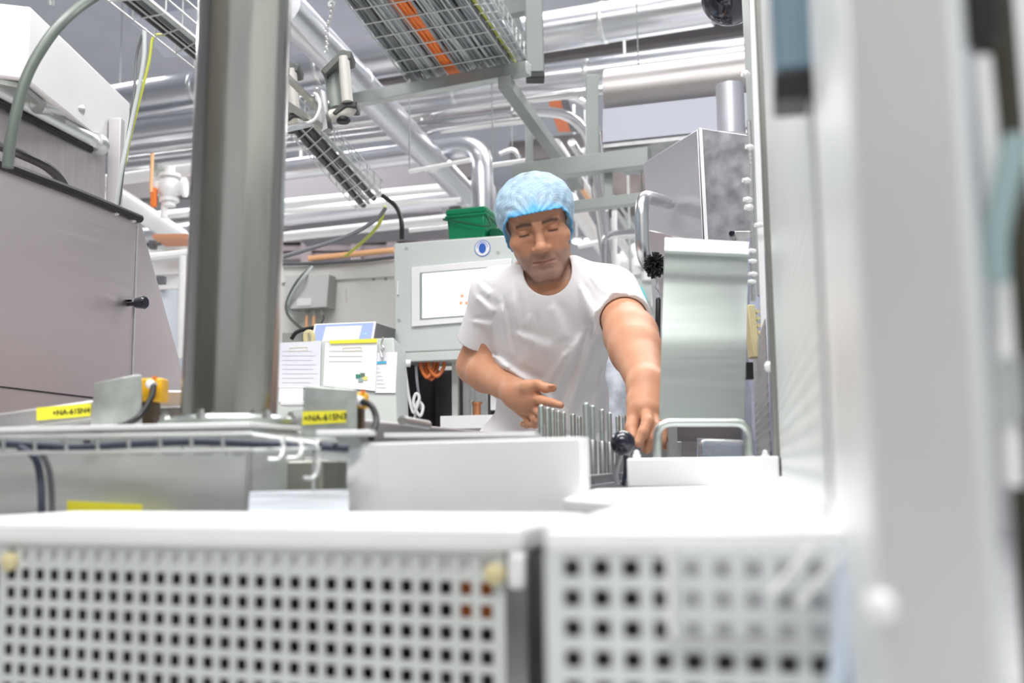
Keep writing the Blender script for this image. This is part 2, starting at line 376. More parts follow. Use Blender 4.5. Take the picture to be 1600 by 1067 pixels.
MB().tube(smooth_path([P(1533, 90, 0.44), P(1553, 310, 0.44), P(1571, 560, 0.44), P(1584, 760, 0.44)]), 0.0042, 12).build('pale_pipe', white_p, hs)
MB().lathe(P(1524, -10, 0.44), P(1536, 75, 0.44) - P(1524, -10, 0.44), [(0, 0.008), (0.022, 0.008), (0.024, 0.005)], 16).build('black_coupling', black, hs)
MB().lathe(P(1570, 560, 0.44), P(1584, 760, 0.44) - P(1570, 560, 0.44), [(0, 0.0065), (0.026, 0.0065)], 16).build('pipe_sleeve', alum, hs)
q0 = P(1572, -80, 0.54); q1 = P(1612, 700, 0.54)
MB().prism([P(1560, -80, 0.56), P(1700, -80, 0.56), P(1780, 1150, 0.56), P(1640, 1150, 0.56)], WD * 0.02).build('cover_sheet', white_p, label='white sheet metal cover behind the dark gap strip', cat='cover', bevel=0.003)

# ------------------------------------------------------------------ cover plate box, clamp block with bar, rods, knob
cpl = P(541, 693, 1.22); cpr = PH(908, 683, cpl.z)
cu_ = (cpr - cpl); cw = cu_.length; cu_.normalize(); cn = V(-cu_.y, cu_.x, 0)
MB().pbox(cpl - Z * 0.2, cu_ * cw, cn * 0.02, Z * 0.2).build('cover_plate', white_st, bevel=0.002, label='plain white steel cover box standing in front of the guide pins', cat='cover box')

k1 = P(979, 716, 1.52); ku = UD.copy(); kw = 0.212; kn = V(-ku.y, ku.x, 0)
cb = thing('clamp_block', 'white clamp block with bent bar handle lying on the machine deck', 'clamp', k1 + ku * kw / 2 - Z * 0.033)
MB().pbox(k1 - Z * 0.0415, ku * kw, kn * 0.09, Z * 0.0415).build('block', white_st, cb, bevel=0.003)
MB().pbox(k1 + ku * kw - Z * 0.030, ku * 0.004, kn * 0.085, Z * 0.027).build('dark_end_strip', black, cb)  # black strip making the end side of the block dark
MB().pbox(k1 + ku * 0.01 + kn * 0.004 - Z * 0.0425, ku * (kw - 0.03), kn * 0.08, Z * 0.002).build('dark_gap_strip', navy, cb)  # dark strip put in for the shaded gap under the block
yb = k1.y + 0.03
hbp = [P(1027, 722, yb), P(1027, 660, yb), P(1170, 660, yb - .01), P(1170, 722, yb - .01)]
MB().tube(round_path(hbp, 0.022, 8), 0.0062, 14).build('bar_handle', steel_g, cb)
for px in (995, 1196):
    q = P(px, 718, k1.y + 0.025)
    MB().lathe(q, Z, [(0, 0.006), (0.007, 0.006), (0.008, 0.0045), (0.012, 0.004), (0.014, 0.001)], 12).build('stud', white_st, cb)

# bent grey splash panel
pl = thing('splash_panel', 'curved grey green steel splash panel above the bar handle', 'panel', P(1097, 656, 1.72))
prof = [(655, 0.0), (600, 0.0), (540, 0.002), (500, 0.012), (460, 0.022), (430, 0.026), (405, 0.014), (392, 0.0), (378, 0.016), (371, 0.036)]
vs = []; Y0 = 1.70
for k in range(len(prof)):
    y, d = prof[k]; t = (655 - y) / 285
    vs.append((P(1030 + 9 * t, y - 0, Y0 + d), P(1163 + 7 * t, y + 7 * t, Y0 + d - 0.01)))
A = smooth_path([q[0] for q in vs], 6); B = smooth_path([q[1] for q in vs], 6)
b = MB(); n = len(A); th = V(0, 0.0025, 0)
b.add(A + B + [q + th for q in A] + [q + th for q in B],
      [(i, n + i, n + i + 1, i + 1) for i in range(n - 1)] + [(2 * n + i, 2 * n + i + 1, 3 * n + i + 1, 3 * n + i) for i in range(n - 1)]
      + [(i, i + 1, 2 * n + i + 1, 2 * n + i) for i in range(n - 1)] + [(n + i + 1, n + i, 3 * n + i, 3 * n + i + 1) for i in range(n - 1)]
      + [(0, 2 * n, 3 * n, n), (n - 1, 2 * n - 1, 4 * n - 1, 3 * n - 1)])
b.build('curved_sheet', M('splash_satin', (.52, .565, .54), .46, 1, brush=(4, 4, 90), bump=.03), pl, angle=60)
MB().pbox(P(1046, 640, 1.735), V(0.10, 0, 0), V(0, 0.012, 0), Z * 0.1).build('back_stiffener', steel_d, pl)
b = MB(); b.pbox(P(1044, 655, 1.735), V(0.014, 0, 0), V(0, 0.012, 0), -Z * (P(1044, 655, 1.735).z - .01))
b.build('foot_bracket', steel_d, pl)

# black ball knob
kb = thing('ball_knob_lever', 'black ball knob on a bent steel lever beside the guide pins', 'lever', P(965, 752, 1.66))
MB().ball(P(973, 692, 1.62), 0.0192).build('ball_knob', black_g, kb)
MB().tube(smooth_path([P(973, 700, 1.62), P(965, 725, 1.63), P(962, 738, 1.65), P(965, 756, 1.66)]), 0.0045, 10).build('lever', steel_d, kb)
MB().tube(smooth_path([P(976, 705, 1.66), P(978, 728, 1.66), P(974, 758, 1.67)]), 0.0035, 10).build('stay', navy, kb)

# guide pins
pb_ = thing('pin_block', 'low steel pin block on the deck carrying the guide pins', 'block', P(930, 752, 1.95))
for i, (x0, x1, Ya, Yb) in enumerate(((838, 912, 1.70, 2.16), (908, 992, 1.56, 2.24))):
    a_, b_ = P(x0, 752, Ya), P(x1, 752, Yb); a_.z = b_.z = zd
    d_ = (b_ - a_); L_ = d_.length; d_.normalize(); n_ = V(-d_.y, d_.x, 0)
    MB().pbox(a_ - d_ * 0.02 - n_ * 0.012, d_ * (L_ + 0.04), n_ * 0.024, Z * 0.016).build('pin_bar', steel_d, pb_, bevel=0.002)
    MB().pbox(a_ - d_ * 0.01 - n_ * 0.010, d_ * (L_ + 0.02), n_ * 0.020, -Z * (zd - .01)).build('base', steelh, pb_)
rows = [[(845, 632, 9.5), (855, 636, 9), (863, 638, 8.5), (872, 641, 8), (880, 643, 7.5), (895, 646, 9), (905, 650, 8)],
        [(915, 629, 10), (925, 633, 9), (940, 639, 8.5), (952, 644, 8), (965, 649, 7.5), (975, 649, 7), (983, 656, 6)]]
for ri, row in enumerate(rows):
    for i, (px, py, w) in enumerate(row):
        Yp = (1.74 + 0.065 * i) if ri == 0 else (1.60 + 0.092 * i)
        top = P(px, py, Yp); r = w / 2 * Yp / F
        where = 'in the far row over the white cover box' if ri == 0 else 'in the row by the black knob'
        t = thing('guide_pin', f'slim steel guide pin, {ordinal(i)} along {where}', 'pin', V(top.x, top.y, zd + 0.016), 'guide pins')
        MB().lathe(V(top.x, top.y, zd + 0.016), Z, [(0, r), (top.z - zd - 0.016 - r, r), (top.z - zd - 0.016 - r * .4, r * .85), (top.z - zd - 0.016, r * .3)], 14).build('rod', steel_g, t)
        MB().lathe(V(top.x, top.y, zd + 0.0165), Z, [(0, r * 1.35), (0.052, r * 1.35), (0.054, r * 1.05)], 14).build('sleeve', steel_d, t)

# things seen under the bar handle
tr = thing('inner_trough', 'stainless trough with small bent handle seen under the bar handle', 'trough', P(1110, 740, 2.2))
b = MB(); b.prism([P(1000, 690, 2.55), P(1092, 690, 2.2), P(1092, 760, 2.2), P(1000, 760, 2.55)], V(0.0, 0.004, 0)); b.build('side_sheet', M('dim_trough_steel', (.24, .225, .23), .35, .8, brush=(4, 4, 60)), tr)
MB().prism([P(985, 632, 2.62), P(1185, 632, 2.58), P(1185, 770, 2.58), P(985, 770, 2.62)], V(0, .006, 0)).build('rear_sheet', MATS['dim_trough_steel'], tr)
MB().prism([P(1090, 684, 2.2), P(1180, 688, 2.18), P(1180, 770, 2.18), P(1090, 770, 2.2)], V(0, 0.01, 0)).build('front_sheet', M('bluish_steel', (0.55, 0.60, 0.70), 0.3, 0.9), tr)
MB().tube(round_path([P(1094, 722, 2.16), P(1094, 688, 2.16), P(1163, 690, 2.15), P(1164, 730, 2.15)], 0.012, 6), 0.0038, 10).build('bent_handle', steel, tr)
MB().pbox(P(1096, 715, 2.15), V(0.014, 0, 0), V(0, 0.02, 0), -Z * 0.03).build('latch', black, tr)
MB().pbox(P(1045, 690, 1.9), V(0.024, 0, 0), V(0, 0.03, 0), -Z * 0.07).build('bolt_stop', steel_d, tr, bevel=0.002)

# ------------------------------------------------------------------ tank rim (table edge running back) and left machine body
zr = HC + 0.065
ra = PH(556, 653, zr); rb = PH(815, 679.5, zr); rd = (rb - ra); rl = rd.length; rd.normalize(); rn = V(rd.y, -rd.x, 0)
tk = thing('tank_rim', 'long grey steel tank rim with latch running back beneath the worker', 'tank', V(*((ra + rb) / 2).xy, 0.5))
MB().pbox(ra, rd * rl, -rn * 0.03, -Z * 0.030).build('rim', M('grey_rim', (0.46, 0.45, 0.46), 0.35, 0.7, brush=(3, 3, 60)), tk, bevel=0.005, segs=3)
MB().pbox(ra - Z * 0.03 - rn * 0.002, rd * rl, -rn * 0.02, -Z * 0.8).build('tank_wall', steel, tk)
la = P(628, 657, 1.52); lb = P(668, 664, 1.60)
MB().tube([la, lb], 0.007, 12).build('latch', steel, tk)
MB().pbox(P(600, 676, 1.4), V(0.20, 0.03, 0), V(0.01, 0.12, 0), -Z * 0.006).build('ledge', white_st, tk)

# left machine body under the column
lm = thing('column_machine', 'grey steel machine body carrying the big column', 'machine', P(190, 1000, 1.32) * 1.0)
WLz = WL[lm.name]; lm.location.z = 0; WL[lm.name] = V(WLz.x, WLz.y, 0)
ztop = P(350, 669, 1.35).z
fl = P(-120, 700, 1.30); fr = P(391, 700, 1.24)
fl.z = fr.z = ztop - 0.004
fu = (fr - fl).normalized()
MB().prism([fl, fr, fr + WD * 0.16, fl + WD * 0.30], -Z * 0.9).build('body', M('body_steel', (0.72, 0.75, 0.73), 0.4, 0.55, brush=(6, 6, 30), var=0.1), lm, bevel=0.004)
MB().prism([fl - WD * .01, fr - WD * .01 + fu * 0.004, fr + WD * 0.14 + fu * 0.004, fl + WD * 0.16], Z * 0.006).build('top_plate', white_st, lm, bevel=0.001)
fr2 = fr + V(0.0, 0.0, 0)
MB().pbox(fr - WD * 0.003 - Z * 0.012 - fu * 0.004, fu * 0.006, WD * 0.006, -Z * 0.30).build('corner_bead', alum, lm)
xs_ = P(393, 708, 1.33); MB().pbox(xs_ - Z * 0.14 , V(0.085, 0.02, 0), V(0.05, 0.15, 0), Z * 0.13).build('side_box', M('olive_steel', (0.30, 0.31, 0.27), 0.4, 0.7), lm, bevel=0.003)
MB().prism([P(390, 768, 1.20), P(545, 764, 1.20), P(545, 800, 1.10), P(388, 800, 1.08)], -Z * 0.004).build('lower_ledge', M('bluish_ledge', (0.62, 0.66, 0.72), 0.4, 0.5), lm)
lbq = [P(108, 782, 1.235), P(224, 788, 1.225), P(224, 812, 1.225), P(108, 812, 1.235)]
lt = MB(); lt.prism([q - V(0, 0.006, 0) for q in lbq], V(0, 0.003, 0)); lt.build('type_label', yellow, lm)
random.seed(3)
for i in range(10):
    pass

# column
cbot = P(358, 648, 1.37); ctop = P(386, -60, 1.37); ctop = cbot + (ctop - cbot) * ((4.69 - cbot.z) / (ctop.z - cbot.z))
cc_ = thing('steel_column', 'thick brushed steel column bolted upright on the column machine', 'column', cbot - Z * 0.016)
MB().lathe(cbot - Z * 0.004, ctop - cbot, [(0, 0.061), ((ctop - cbot).length, 0.061)], 64).build('pipe', M('column_steel', (0.52, 0.52, 0.48), 0.2, 1, brush=(30, 30, 3), bump=0.02, var=0.08), cc_)
MB().lathe(cbot - Z * 0.014, Z, [(0, 0.088), (0.006, 0.088), (0.007, 0.084), (0.007, 0.074), (0.012, 0.07), (0.012, 0.06)], 64).build('flange', steel_g, cc_)
for k in range(6):
    q = math.radians(20 + 60 * k)
    MB().lathe(cbot + V(math.cos(q) * 0.079, math.sin(q) * 0.079, -0.0075), Z, [(0, 0.007), (0.006, 0.007), (0.0065, 0.004), (0.011, 0.004)], 6).build('flange_bolt', steel, cc_)

# wire tray along the machine, with dark cable
wt = thing('wire_tray', 'narrow zinc wire cable tray along the front of the column machine', 'cable tray', P(200, 712, 1.17))
ya, yb2 = 1.19, 1.13
b = MB()
for (yp, dy) in ((682, 0), (707, 0), (707, 0.035), (682, 0.06)):
    p_, q_ = P(-60, yp + 2, ya + dy), P(395, yp - 4, yb2 + dy)
    if dy == 0.06:
        p_.z, q_.z = P(-60, 684, ya).z, P(395, 678, yb2).z
    if dy == 0.035: p_.z, q_.z = P(-60, 709, ya).z, P(395, 703, yb2).z
    b.tube([p_, q_], 0.0026 if yp == 682 else 0.0024, 8)
b.build('rails', wire_m, wt)
for i in range(10):
    t = (i * 50 - 45) / 455 
    x = -45 + i * 49
    if x > 395: break
    yy = ya + (yb2 - ya) * (x + 60) / 455
    p0 = P(x, 678, yy); p1 = P(x + 2, 708, yy)
    MB().tube(round_path([p0, p1, p1 + V(0.005, 0.062, 0), p0 + V(0.005, 0.062, 0)], 0.006, 4), 0.0021, 8).build('cross_wire', wire_m, wt)
for (x, y0, y1) in ((437, 684, 716), (466, 688, 714), (492, 690, 745)):
    p0 = P(x + 4, y0, 1.12); p1 = P(x, y1, 1.10)
    MB().tube(smooth_path([p0 + V(0.012, 0.05, 0.0), p0, p0 * .5 + p1 * .5 + V(0.003, 0, 0), p1, p1 + V(-0.011, -0.004, -0.001)]), 0.0020, 8).build('hook', wire_m, wt)
b = MB(); b.tube([P(395, 679, 1.13), P(494, 693, 1.12)], 0.0024, 8); b.tube([P(395, 703, 1.13), P(500, 700, 1.16)], 0.002, 8); b.build('end_rail', wire_m, wt)
MB().tube(smooth_path([P(-60, 690, 1.22), P(60, 696, 1.21), P(120, 699, 1.205), P(200, 694, 1.2), P(300, 690, 1.19), P(395, 693, 1.18), P(480, 697, 1.17), P(545, 700, 1.17)]), 0.0046, 10).build(
    'navy_cable', navy, label='dark navy cable lying along the narrow wire tray', cat='cable')
MB().tube(smooth_path([P(30, 699, 1.2), P(52, 712, 1.2), P(62, 740, 1.2), P(65, 800, 1.19), P(60, 880, 1.19)]), 0.0042, 10).build('drop_cable', navy, label='thicker navy drop cable below the wire tray, farther from the yellow label', cat='cable')
MB().tube(smooth_path([P(58, 701, 1.21), P(72, 722, 1.21), P(80, 760, 1.21), P(84, 880, 1.2)]), 0.0034, 10).build('drop_cable', grey_cb2, label='thinner navy drop cable below the wire tray, nearer the yellow label', cat='cable')
# ledge after the tray
wl = thing('end_ledge', 'short white steel ledge beside the yellow tagged sensor bracket', 'ledge', P(540, 690, 1.25))
MB().pbox(P(494, 681, 1.20), V(0.062, -0.004, 0), V(0, 0.05, 0), Z * 0.006).build('top_strip', white_st, wl, bevel=0.001)
MB().prism([P(500, 686, 1.205), P(560, 683, 1.2), P(560, 700, 1.2), P(500, 702, 1.205)], V(0, 0.01, 0)).build('front_plate', steel_g, wl)
MB().prism([P(487, 704, 1.19), P(545, 712, 1.19), P(545, 722, 1.19), P(487, 716, 1.19)], V(0, 0.006, 0)).build('lower_strip', alum, wl)
MB().pbox(P(488, 690, 1.19), V(0.003, 0, 0), V(0, 0.004, 0), -Z * 0.09).build('side_wire', wire_m, wl)

# sensor brackets
def sensor(poly, Y, th, label, sens, cable, tagq, tagtext, rail=None):
    c = sum((P(*q, Y) for q in poly), V(0, 0, 0)) / 4
    t = thing('sensor_bracket', label, 'sensor', V(c.x, c.y, P(poly[3][0], poly[3][1], Y).z), 'tagged sensor brackets')
    MB().prism([P(*q, Y) for q in poly], V(0.006, 0.003, 0) if th is None else th).build('plate', M('stained_bracket_steel', (0.58, 0.61, 0.58), 0.38, 0.8, scale=30, var=0.25), t, bevel=0.001)
    x0, y0, x1, y1 = sens
    s = MB().pbox(P(x0, y1, Y + 0.02), V((x1 - x0) * Y / F, 0, 0), V(0, 0.03, 0), Z * (y1 - y0) * Y / F).build('sensor_head', amber, t, bevel=0.003)
    MB().pbox(P(x0 + (x1 - x0) * .6, y0 + 2, Y + 0.018), V(0.004, 0, 0), V(0, 0.01, 0), Z * 0.004).build('status_light', orange, s)
    MB().pbox(P(x0 + 1, y1 + 40, Y + 0.022), V((x1 - x0) * .65 * Y / F, 0, 0), V(0, 0.024, 0), Z * 40 * Y / F).build('sensor_foot', M('brown_foot', (0.10, 0.075, 0.05), 0.4, 0.5), t)
    MB().tube(smooth_path([P(*q) for q in cable]), 0.0042, 10).build('cable', black, t)
    MB().lathe(P(*cable[0]) , V(-1, 0.6, 0.5), [(0, 0.006), (0.010, 0.006)], 10).build('cable_plug', white_p, t)
    return t
s1 = sensor([(147, 598), (214, 585), (215, 690), (138, 690)], 1.42, None, 'tall bent sensor bracket with drooping black cable in front of the lilac hood',
            (216, 590, 253, 628), [(240, 603, 1.43), (236, 622, 1.42), (216, 652, 1.40), (185, 667, 1.36), (160, 674, 1.30), (135, 690, 1.25)], None, None)
s2 = sensor([(475, 603), (551, 608), (551, 684), (470, 682)], 1.36, None, 'stained sensor bracket carrying its own yellow tag between the column and the cover box',
            (553, 612, 572, 638), [(566, 628, 1.37), (580, 634, 1.36), (588, 656, 1.35), (580, 685, 1.32)], None, None)
def ytag(parent, poly, Y, h):
    q = [P(*a, Y) for a in poly]
    tg = MB().prism(q, V(0, 0.0015, 0)).build('yellow_tag', yellow, parent)
    xd = q[2] - q[3]; yd = q[0] - q[3]
    nrm = xd.cross(yd).normalized()
    text('tag_lettering', '+NA-61SN' + h, ink, tg, q[3] + xd * (0.30 if h == '4' else 0.03) + yd * 0.27 - V(0, 0.0012, 0), xd, yd, yd.length * (0.58 if h == '4' else 0.64), 0.00012)
ytag(s2, [(473, 643), (541, 641), (541, 660), (472, 664)], 1.355, '3')
tr_ = thing('tagged_rail', 'grey steel rail with a yellow tag, ending behind the tall bent sensor bracket', 'rail', P(70, 668, 1.47))
MB().prism([P(-60, 654, 1.47), P(150, 624, 1.47), P(150, 655, 1.47), P(-60, 681, 1.47)], V(0.01, 0.03, 0)).build('rail', M('rail_steel', (0.52, 0.51, 0.51), 0.4, 0.6, brush=(3, 3, 40)), tr_, bevel=0.003)
ytag(tr_, [(57, 637), (142, 630), (141, 650), (57, 657)], 1.465, '4')
bl = thing('end_block', 'small bright steel block between the tall sensor bracket and the column', 'block', P(265, 668, 1.52))
MB().pbox(P(243, 637, 1.5), V(0.040, 0, 0), V(0.012, 0.04, 0), Z * 0.024).build('cap', M('lilac_block', (0.60, 0.57, 0.60), 0.35, 0.7), bl, bevel=0.002)
MB().pbox(P(246, 668, 1.51), V(0.034, 0, 0), V(0.012, 0.03, 0), Z * 0.028).build('foot', steel_d, bl)

# ------------------------------------------------------------------ lilac hood on the left
def HP(px, py, dd=0.0):      # pixel -> the hood's side plane  X = -1.47 + .26 Y
    d = ray(px, py); t = (-1.47 + dd) / (d.x - 0.26 * d.y); return CAM + d * t
hd = thing('machine_hood', 'large lilac grey steel machine hood with black edge seal and slanted end', 'machine hood', HP(120, 690) * 1.0)
hin = V(-1, 0.26, 0).normalized()
MB().prism([HP(-70, 229), HP(219, 341), HP(287, 585), HP(287, 1050), HP(-70, 1120)], hin * 0.5).build('hood_body', steel_l, hd, bevel=0.003)
MB().tube(smooth_path([HP(-70, 229, .004), HP(60, 278, .004), HP(130, 305, .004), HP(219, 342, .004)]), 0.0095, 10).build('edge_seal', black, hd)
MB().prism([HP(215, 352, .003), HP(217, 352, .003), HP(209, 585, .003), HP(207, 585, .003)], hin * 0.002).build('fold_line', alum, hd)
MB().prism([HP(-70, 594.5, .002), HP(287, 637, .002), HP(287, 640, .002), HP(-70, 597, .002)], hin * 0.0018).build('seam', dark, hd)
kn_ = MB().lathe(HP(200, 474), -hin, [(0, 0.007), (0.02, 0.006), (0.022, 0.012), (0.042, 0.015), (0.046, 0.012)], 18).build('knob', black_g, hd)
MB().pbox(HP(196, 463), -hin * 0.012, V(0.26, 1, 0).normalized() * 0.03, Z * -0.008).build('latch_plate', steel, hd)
for (px, py) in ((181, 331), (208, 342)):
    MB().lathe(HP(px, py + 2), -hin, [(0, 0.006), (0.006, 0.005)], 10).build('rivet', white_p, hd)
# ------------------------------------------------------------------ upper left: air box, its frame, hoses
def BQ(quads, Y): return [P(*q, Y) for q in quads]
ab = thing('air_box', 'big white air box hanging high beside the lilac hood', 'air unit', P(100, 210, 2.6))
f0, f1, f2 = P(-60, -2, 2.35), P(47, 10, 2.30), P(205, 108, 2.95)
h_ = P(47, 10, 2.30).z - P(38, 125, 2.30).z
c_r = f2; d_ = V((f2 - f1).x, (f2 - f1).y, 0)
f2.z = f1.z
MB().prism([f0, f1, f1 + d_, f0 + d_], -Z * h_).build('casing', white_p, ab, bevel=0.004)
MB().prism([f0 + V(.02, .02, -h_), f1 + V(-.02, .02, -h_), f1 + d_ * .9 + V(-.03, 0, -h_), f0 + d_ * .9 + V(.02, 0, -h_)], -Z * 0.012).build('underside_plate', galv, ab)
for i in range(5):
    q = f0 + V(0.06 + 0.02 * i, 0.05 + .03 * i, -h_ - 0.012)
    MB().pbox(q, V(0.012, 0, 0), V(0.0, 0.10, 0), -Z * 0.02).build('louver', steel_d, ab)
MB().tube([P(58, 165, 2.45), P(122, 172, 2.62)], 0.02, 18).build('duct_spigot', alum, ab)
MB().tube([P(80, -80, 2.5), P(80, 8, 2.55)], 0.008, 10).build('hanger_rod', galv, ab)
fr_ = thing('backing_sheet', 'grey steel frame panel with polished rail behind the lilac hood', 'panel', P(100, 320, 2.6))
MB().prism([P(-60, 118, 2.30), P(165, 232, 2.75), P(163, 330, 2.75), P(-60, 330, 2.30)], V(-0.02, 0.03, 0)).build('sheet', M('warm_grey_sheet', (0.56, 0.53, 0.54), 0.42, 0.7, brush=(80, 80, 4), var=0.1), fr_)
MB().tube([P(-60, 112, 2.28), P(155, 226, 2.72)], 0.020, 14).build('polished_rail', alum, fr_)
MB().tube([P(-60, 132, 2.28), P(150, 238, 2.71)], 0.007, 10).build('rail_seal', black, fr_)
MB().lathe(P(146, 222, 2.69), P(165, 232, 2.75) - P(146, 222, 2.69), [(0, 0.027), (0.012, 0.030), (0.035, 0.027)], 18).build('end_cap', alum, fr_)
MB().pbox(P(165, 330, 2.78), V(0.034, 0, 0), V(0, 0.03, 0), Z * 0.26).build('post', M('grey_post', (0.62, 0.60, 0.62), 0.5, 0.4), fr_, bevel=0.002)
MB().tube(smooth_path([P(-10, 225, 2.1), P(30, 240, 2.12), P(75, 262, 2.2), P(100, 290, 2.3), P(97, 310, 2.3)]), 0.010, 10).build('bent_hose', black, label='black bent hose lying over the edge of the lilac hood', cat='hose')
MB().tube(smooth_path([P(12, 262, 1.75), P(18, 210, 1.75), P(38, 130, 1.76), P(66, 75, 1.78), P(102, 30, 1.82), P(150, -6, 1.9), P(230, -50, 2.0), P(330, -170, 2.2), P(360, -700, 2.3)]), 0.0095, 14).build('arched_hose', hose_m, label='thick grey hose arching up from the lilac hood', cat='hose')

# wire tray going from top, thin wires dropping
def wire_tray(name, label, a, b, c, d, nst, r, loops, group=None):
    """a,b: near edge pair (3D), c,d: far edge pair; loops: number of cross wires; side height .05"""
    t = thing(name, label, 'cable tray', (a + b + c + d) / 4, group)
    bb = MB(); H = V(0, 0, 0.055)
    for k in range(nst + 1):
        s = k / nst; bb.tube([a.lerp(b, s), c.lerp(d, s)], r, 6)
    bb.tube([a + H, c + H], r, 6); bb.tube([b + H, d + H], r, 6); bb.tube([a + H * .5, c + H * .5], r, 6); bb.tube([b + H * .5, d + H * .5], r, 6)
    bb.build('long_wires', wire_m, t)
    for k in range(loops):
        s = (k + .5) / loops; p, q = a.lerp(c, s), b.lerp(d, s)
        MB().tube([p + H, p, q, q + H], r * 1.1, 6).build('cross_wire', wire_m, t)
    return t
zt1 = 1.72
ta, tb = PH(150, -14, zt1), PH(216, -14, zt1); tc_, td = PH(318, 118, zt1), PH(345, 92, zt1)
wire_tray('ceiling_wire_tray', 'zinc wire cable tray overhead between the air box and the column', ta, tb, tc_, td, 2, 0.0016, 5)
for k, (s, mm, lb) in enumerate(((0.3, black, 'thick black cable lying in the overhead wire tray by the air box'), (0.55, grey_cb2, 'thin dark grey cable lying in the overhead wire tray by the air box'), (0.75, pale_cb, 'pale grey cable lying in the overhead wire tray by the air box'))):
    MB().tube([ta.lerp(tb, s) + Z * .012, tc_.lerp(td, s) + Z * .012], (0.009, 0.005, 0.006)[k], 8).build('tray_cable', mm, label=lb, cat='cable')
MB().tube(smooth_path([P(262, 55, 2.35), P(240, 58, 2.35), P(232, 100, 2.35), P(212, 180, 2.33), P(200, 230, 2.33), P(181, 322, 2.3)]), 0.0035, 8).build('earth_wire', yel_grn, label='yellow green earth wire dropping from the overhead tray to the hood', cat='wire')
MB().tube(smooth_path([P(226, 45, 2.34), P(224, 100, 2.33), P(206, 190, 2.32), P(191, 260, 2.3), P(181, 325, 2.3)]), 0.0050, 8).build('drop_wire', pale_cb, label='pale grey wire dropping from the overhead tray to the hood', cat='wire')
MB().tube(smooth_path([P(222, 55, 2.36), P(213, 90, 2.36), P(209, 150, 2.34), P(197, 230, 2.32), P(186, 320, 2.31)]), 0.0035, 8).build('drop_wire', grey_cb2, label='dark grey wire dropping from the overhead tray to the hood', cat='wire')

# ------------------------------------------------------------------ pipes overhead
def pipe(label, pts, z, w, mat=pipe_m, name='overhead_pipe', cat='pipe', seams=(), elbow=0.1, group=None, n=20, down=None):
    q = [PH(x, y, z) for x, y in pts]
    r = w / 2 * (sum(p.y for p in q) / len(q)) / F
    if down: q.append(q[-1] + V(*down))
    b = MB().tube(round_path(q, elbow, 6) if len(q) > 2 else q, r, n)
    if not seams:
        return b.build(name, mat, label=label, cat=cat, group=group, angle=50)
    t = thing(name, label, cat, (q[0] + q[1]) / 2, group); b.build('pipe', mat, t, angle=50)
    d = (q[1] - q[0]).normalized()
    for s in seams: MB().lathe(q[0].lerp(q[1], s) - d * .012, d, [(0, r * 1.002), (0.004, r * 1.03), (0.02, r * 1.03), (0.024, r * 1.002)], n).build('seam_band', alum, t)
    return t
pipe('thick clad pipe, the highest one behind the square hanger', [(150, 165), (1112, 8)], 2.95, 60, clad, seams=(0.2, 0.42, 0.855))
pipe('thick clad pipe just below the highest one, passing behind the big wire basket', [(150, 214), (1168, 84)], 2.76, 46, clad, seams=(0.3, 0.6, 0.79))
pipe('long thick clad pipe running diagonally down towards the green bucket', [(440, 6), (752, 330)], 2.46, 46, clad, name='diagonal_pipe', seams=(0.25, 0.62, 0.86))
pipe('white clad pipe with an elbow dropping down behind the green bucket', [(380, 274), (752, 226)], 2.55, 34, clad, name='elbow_pipe', elbow=0.12, down=(0.02, 0.0, -1.2))
pipe('stainless pipe with dull finish under the thick clad pair', [(180, 238), (958, 138)], 2.64, 15)
pipe('second stainless pipe under the thick clad pair', [(180, 252), (810, 176)], 2.62, 11)
pipe('slim stainless pipe passing behind the lantern shaped fan', [(180, 262), (828, 185)], 2.56, 15)
pipe('slim stainless pipe low above the cream housing', [(180, 343), (752, 288)], 2.62, 14, white_p)
pipe('thick pale pipe low above the cream housing', [(180, 372), (770, 300)], 2.60, 27, clad)
pipe('lowest slim white pipe over the cream housing', [(180, 398), (720, 340)], 2.5, 15, white_p)
pipe('bent stainless pipe curving down beside the ceiling strut', [(820, 150), (925, 148)], 2.9, 13, elbow=0.2, down=(0.12, 0.3, -1.0))
pipe('bent stainless pipe in front of the far orange cables', [(800, 172), (915, 178)], 2.6, 17, elbow=0.25, down=(0.16, 0.3, -1.1), name='bent_pipe')
for i, (x0, y0, x1, y1, w, lb) in enumerate(((868, 225, 985, 400, 15, 'white pipe slanting away above the shoulder, next to the hairnet'), (893, 222, 1000, 385, 10, 'slim pipe slanting away above the shoulder, second from the hairnet'), (912, 235, 1012, 385, 8, 'thin pipe slanting away above the shoulder, third from the hairnet'), (890, 312, 952, 404, 22, 'broad white duct slanting away right beside the hairnet'))):
    pipe(lb, [(x0, y0), (x1, y1)], 2.5, w, white_p if i in (0, 3) else pipe_m, name='slanting_pipe')
pipe('orange topped slim pipe slanting behind the worker', [(905, 290), (962, 378)], 2.45, 6, orange_l, name='slanting_pipe')
pipe('white pipe in the far corner between the hood and the column', [(160, 283), (320, 262)], 2.4, 20, white_p)
pipe('slim dark pipe above the corner pipes between hood and column', [(190, 226), (320, 212)], 2.7, 9)
pipe('broad white beam slanting down between the hood and the column', [(170, 300), (330, 402)], 2.35, 30, white_p, name='slanting_beam', cat='beam')
pipe('slim steel beam slanting down beside the broad white beam', [(240, 260), (330, 312)], 2.4, 14, galv, name='slanting_beam', cat='beam')

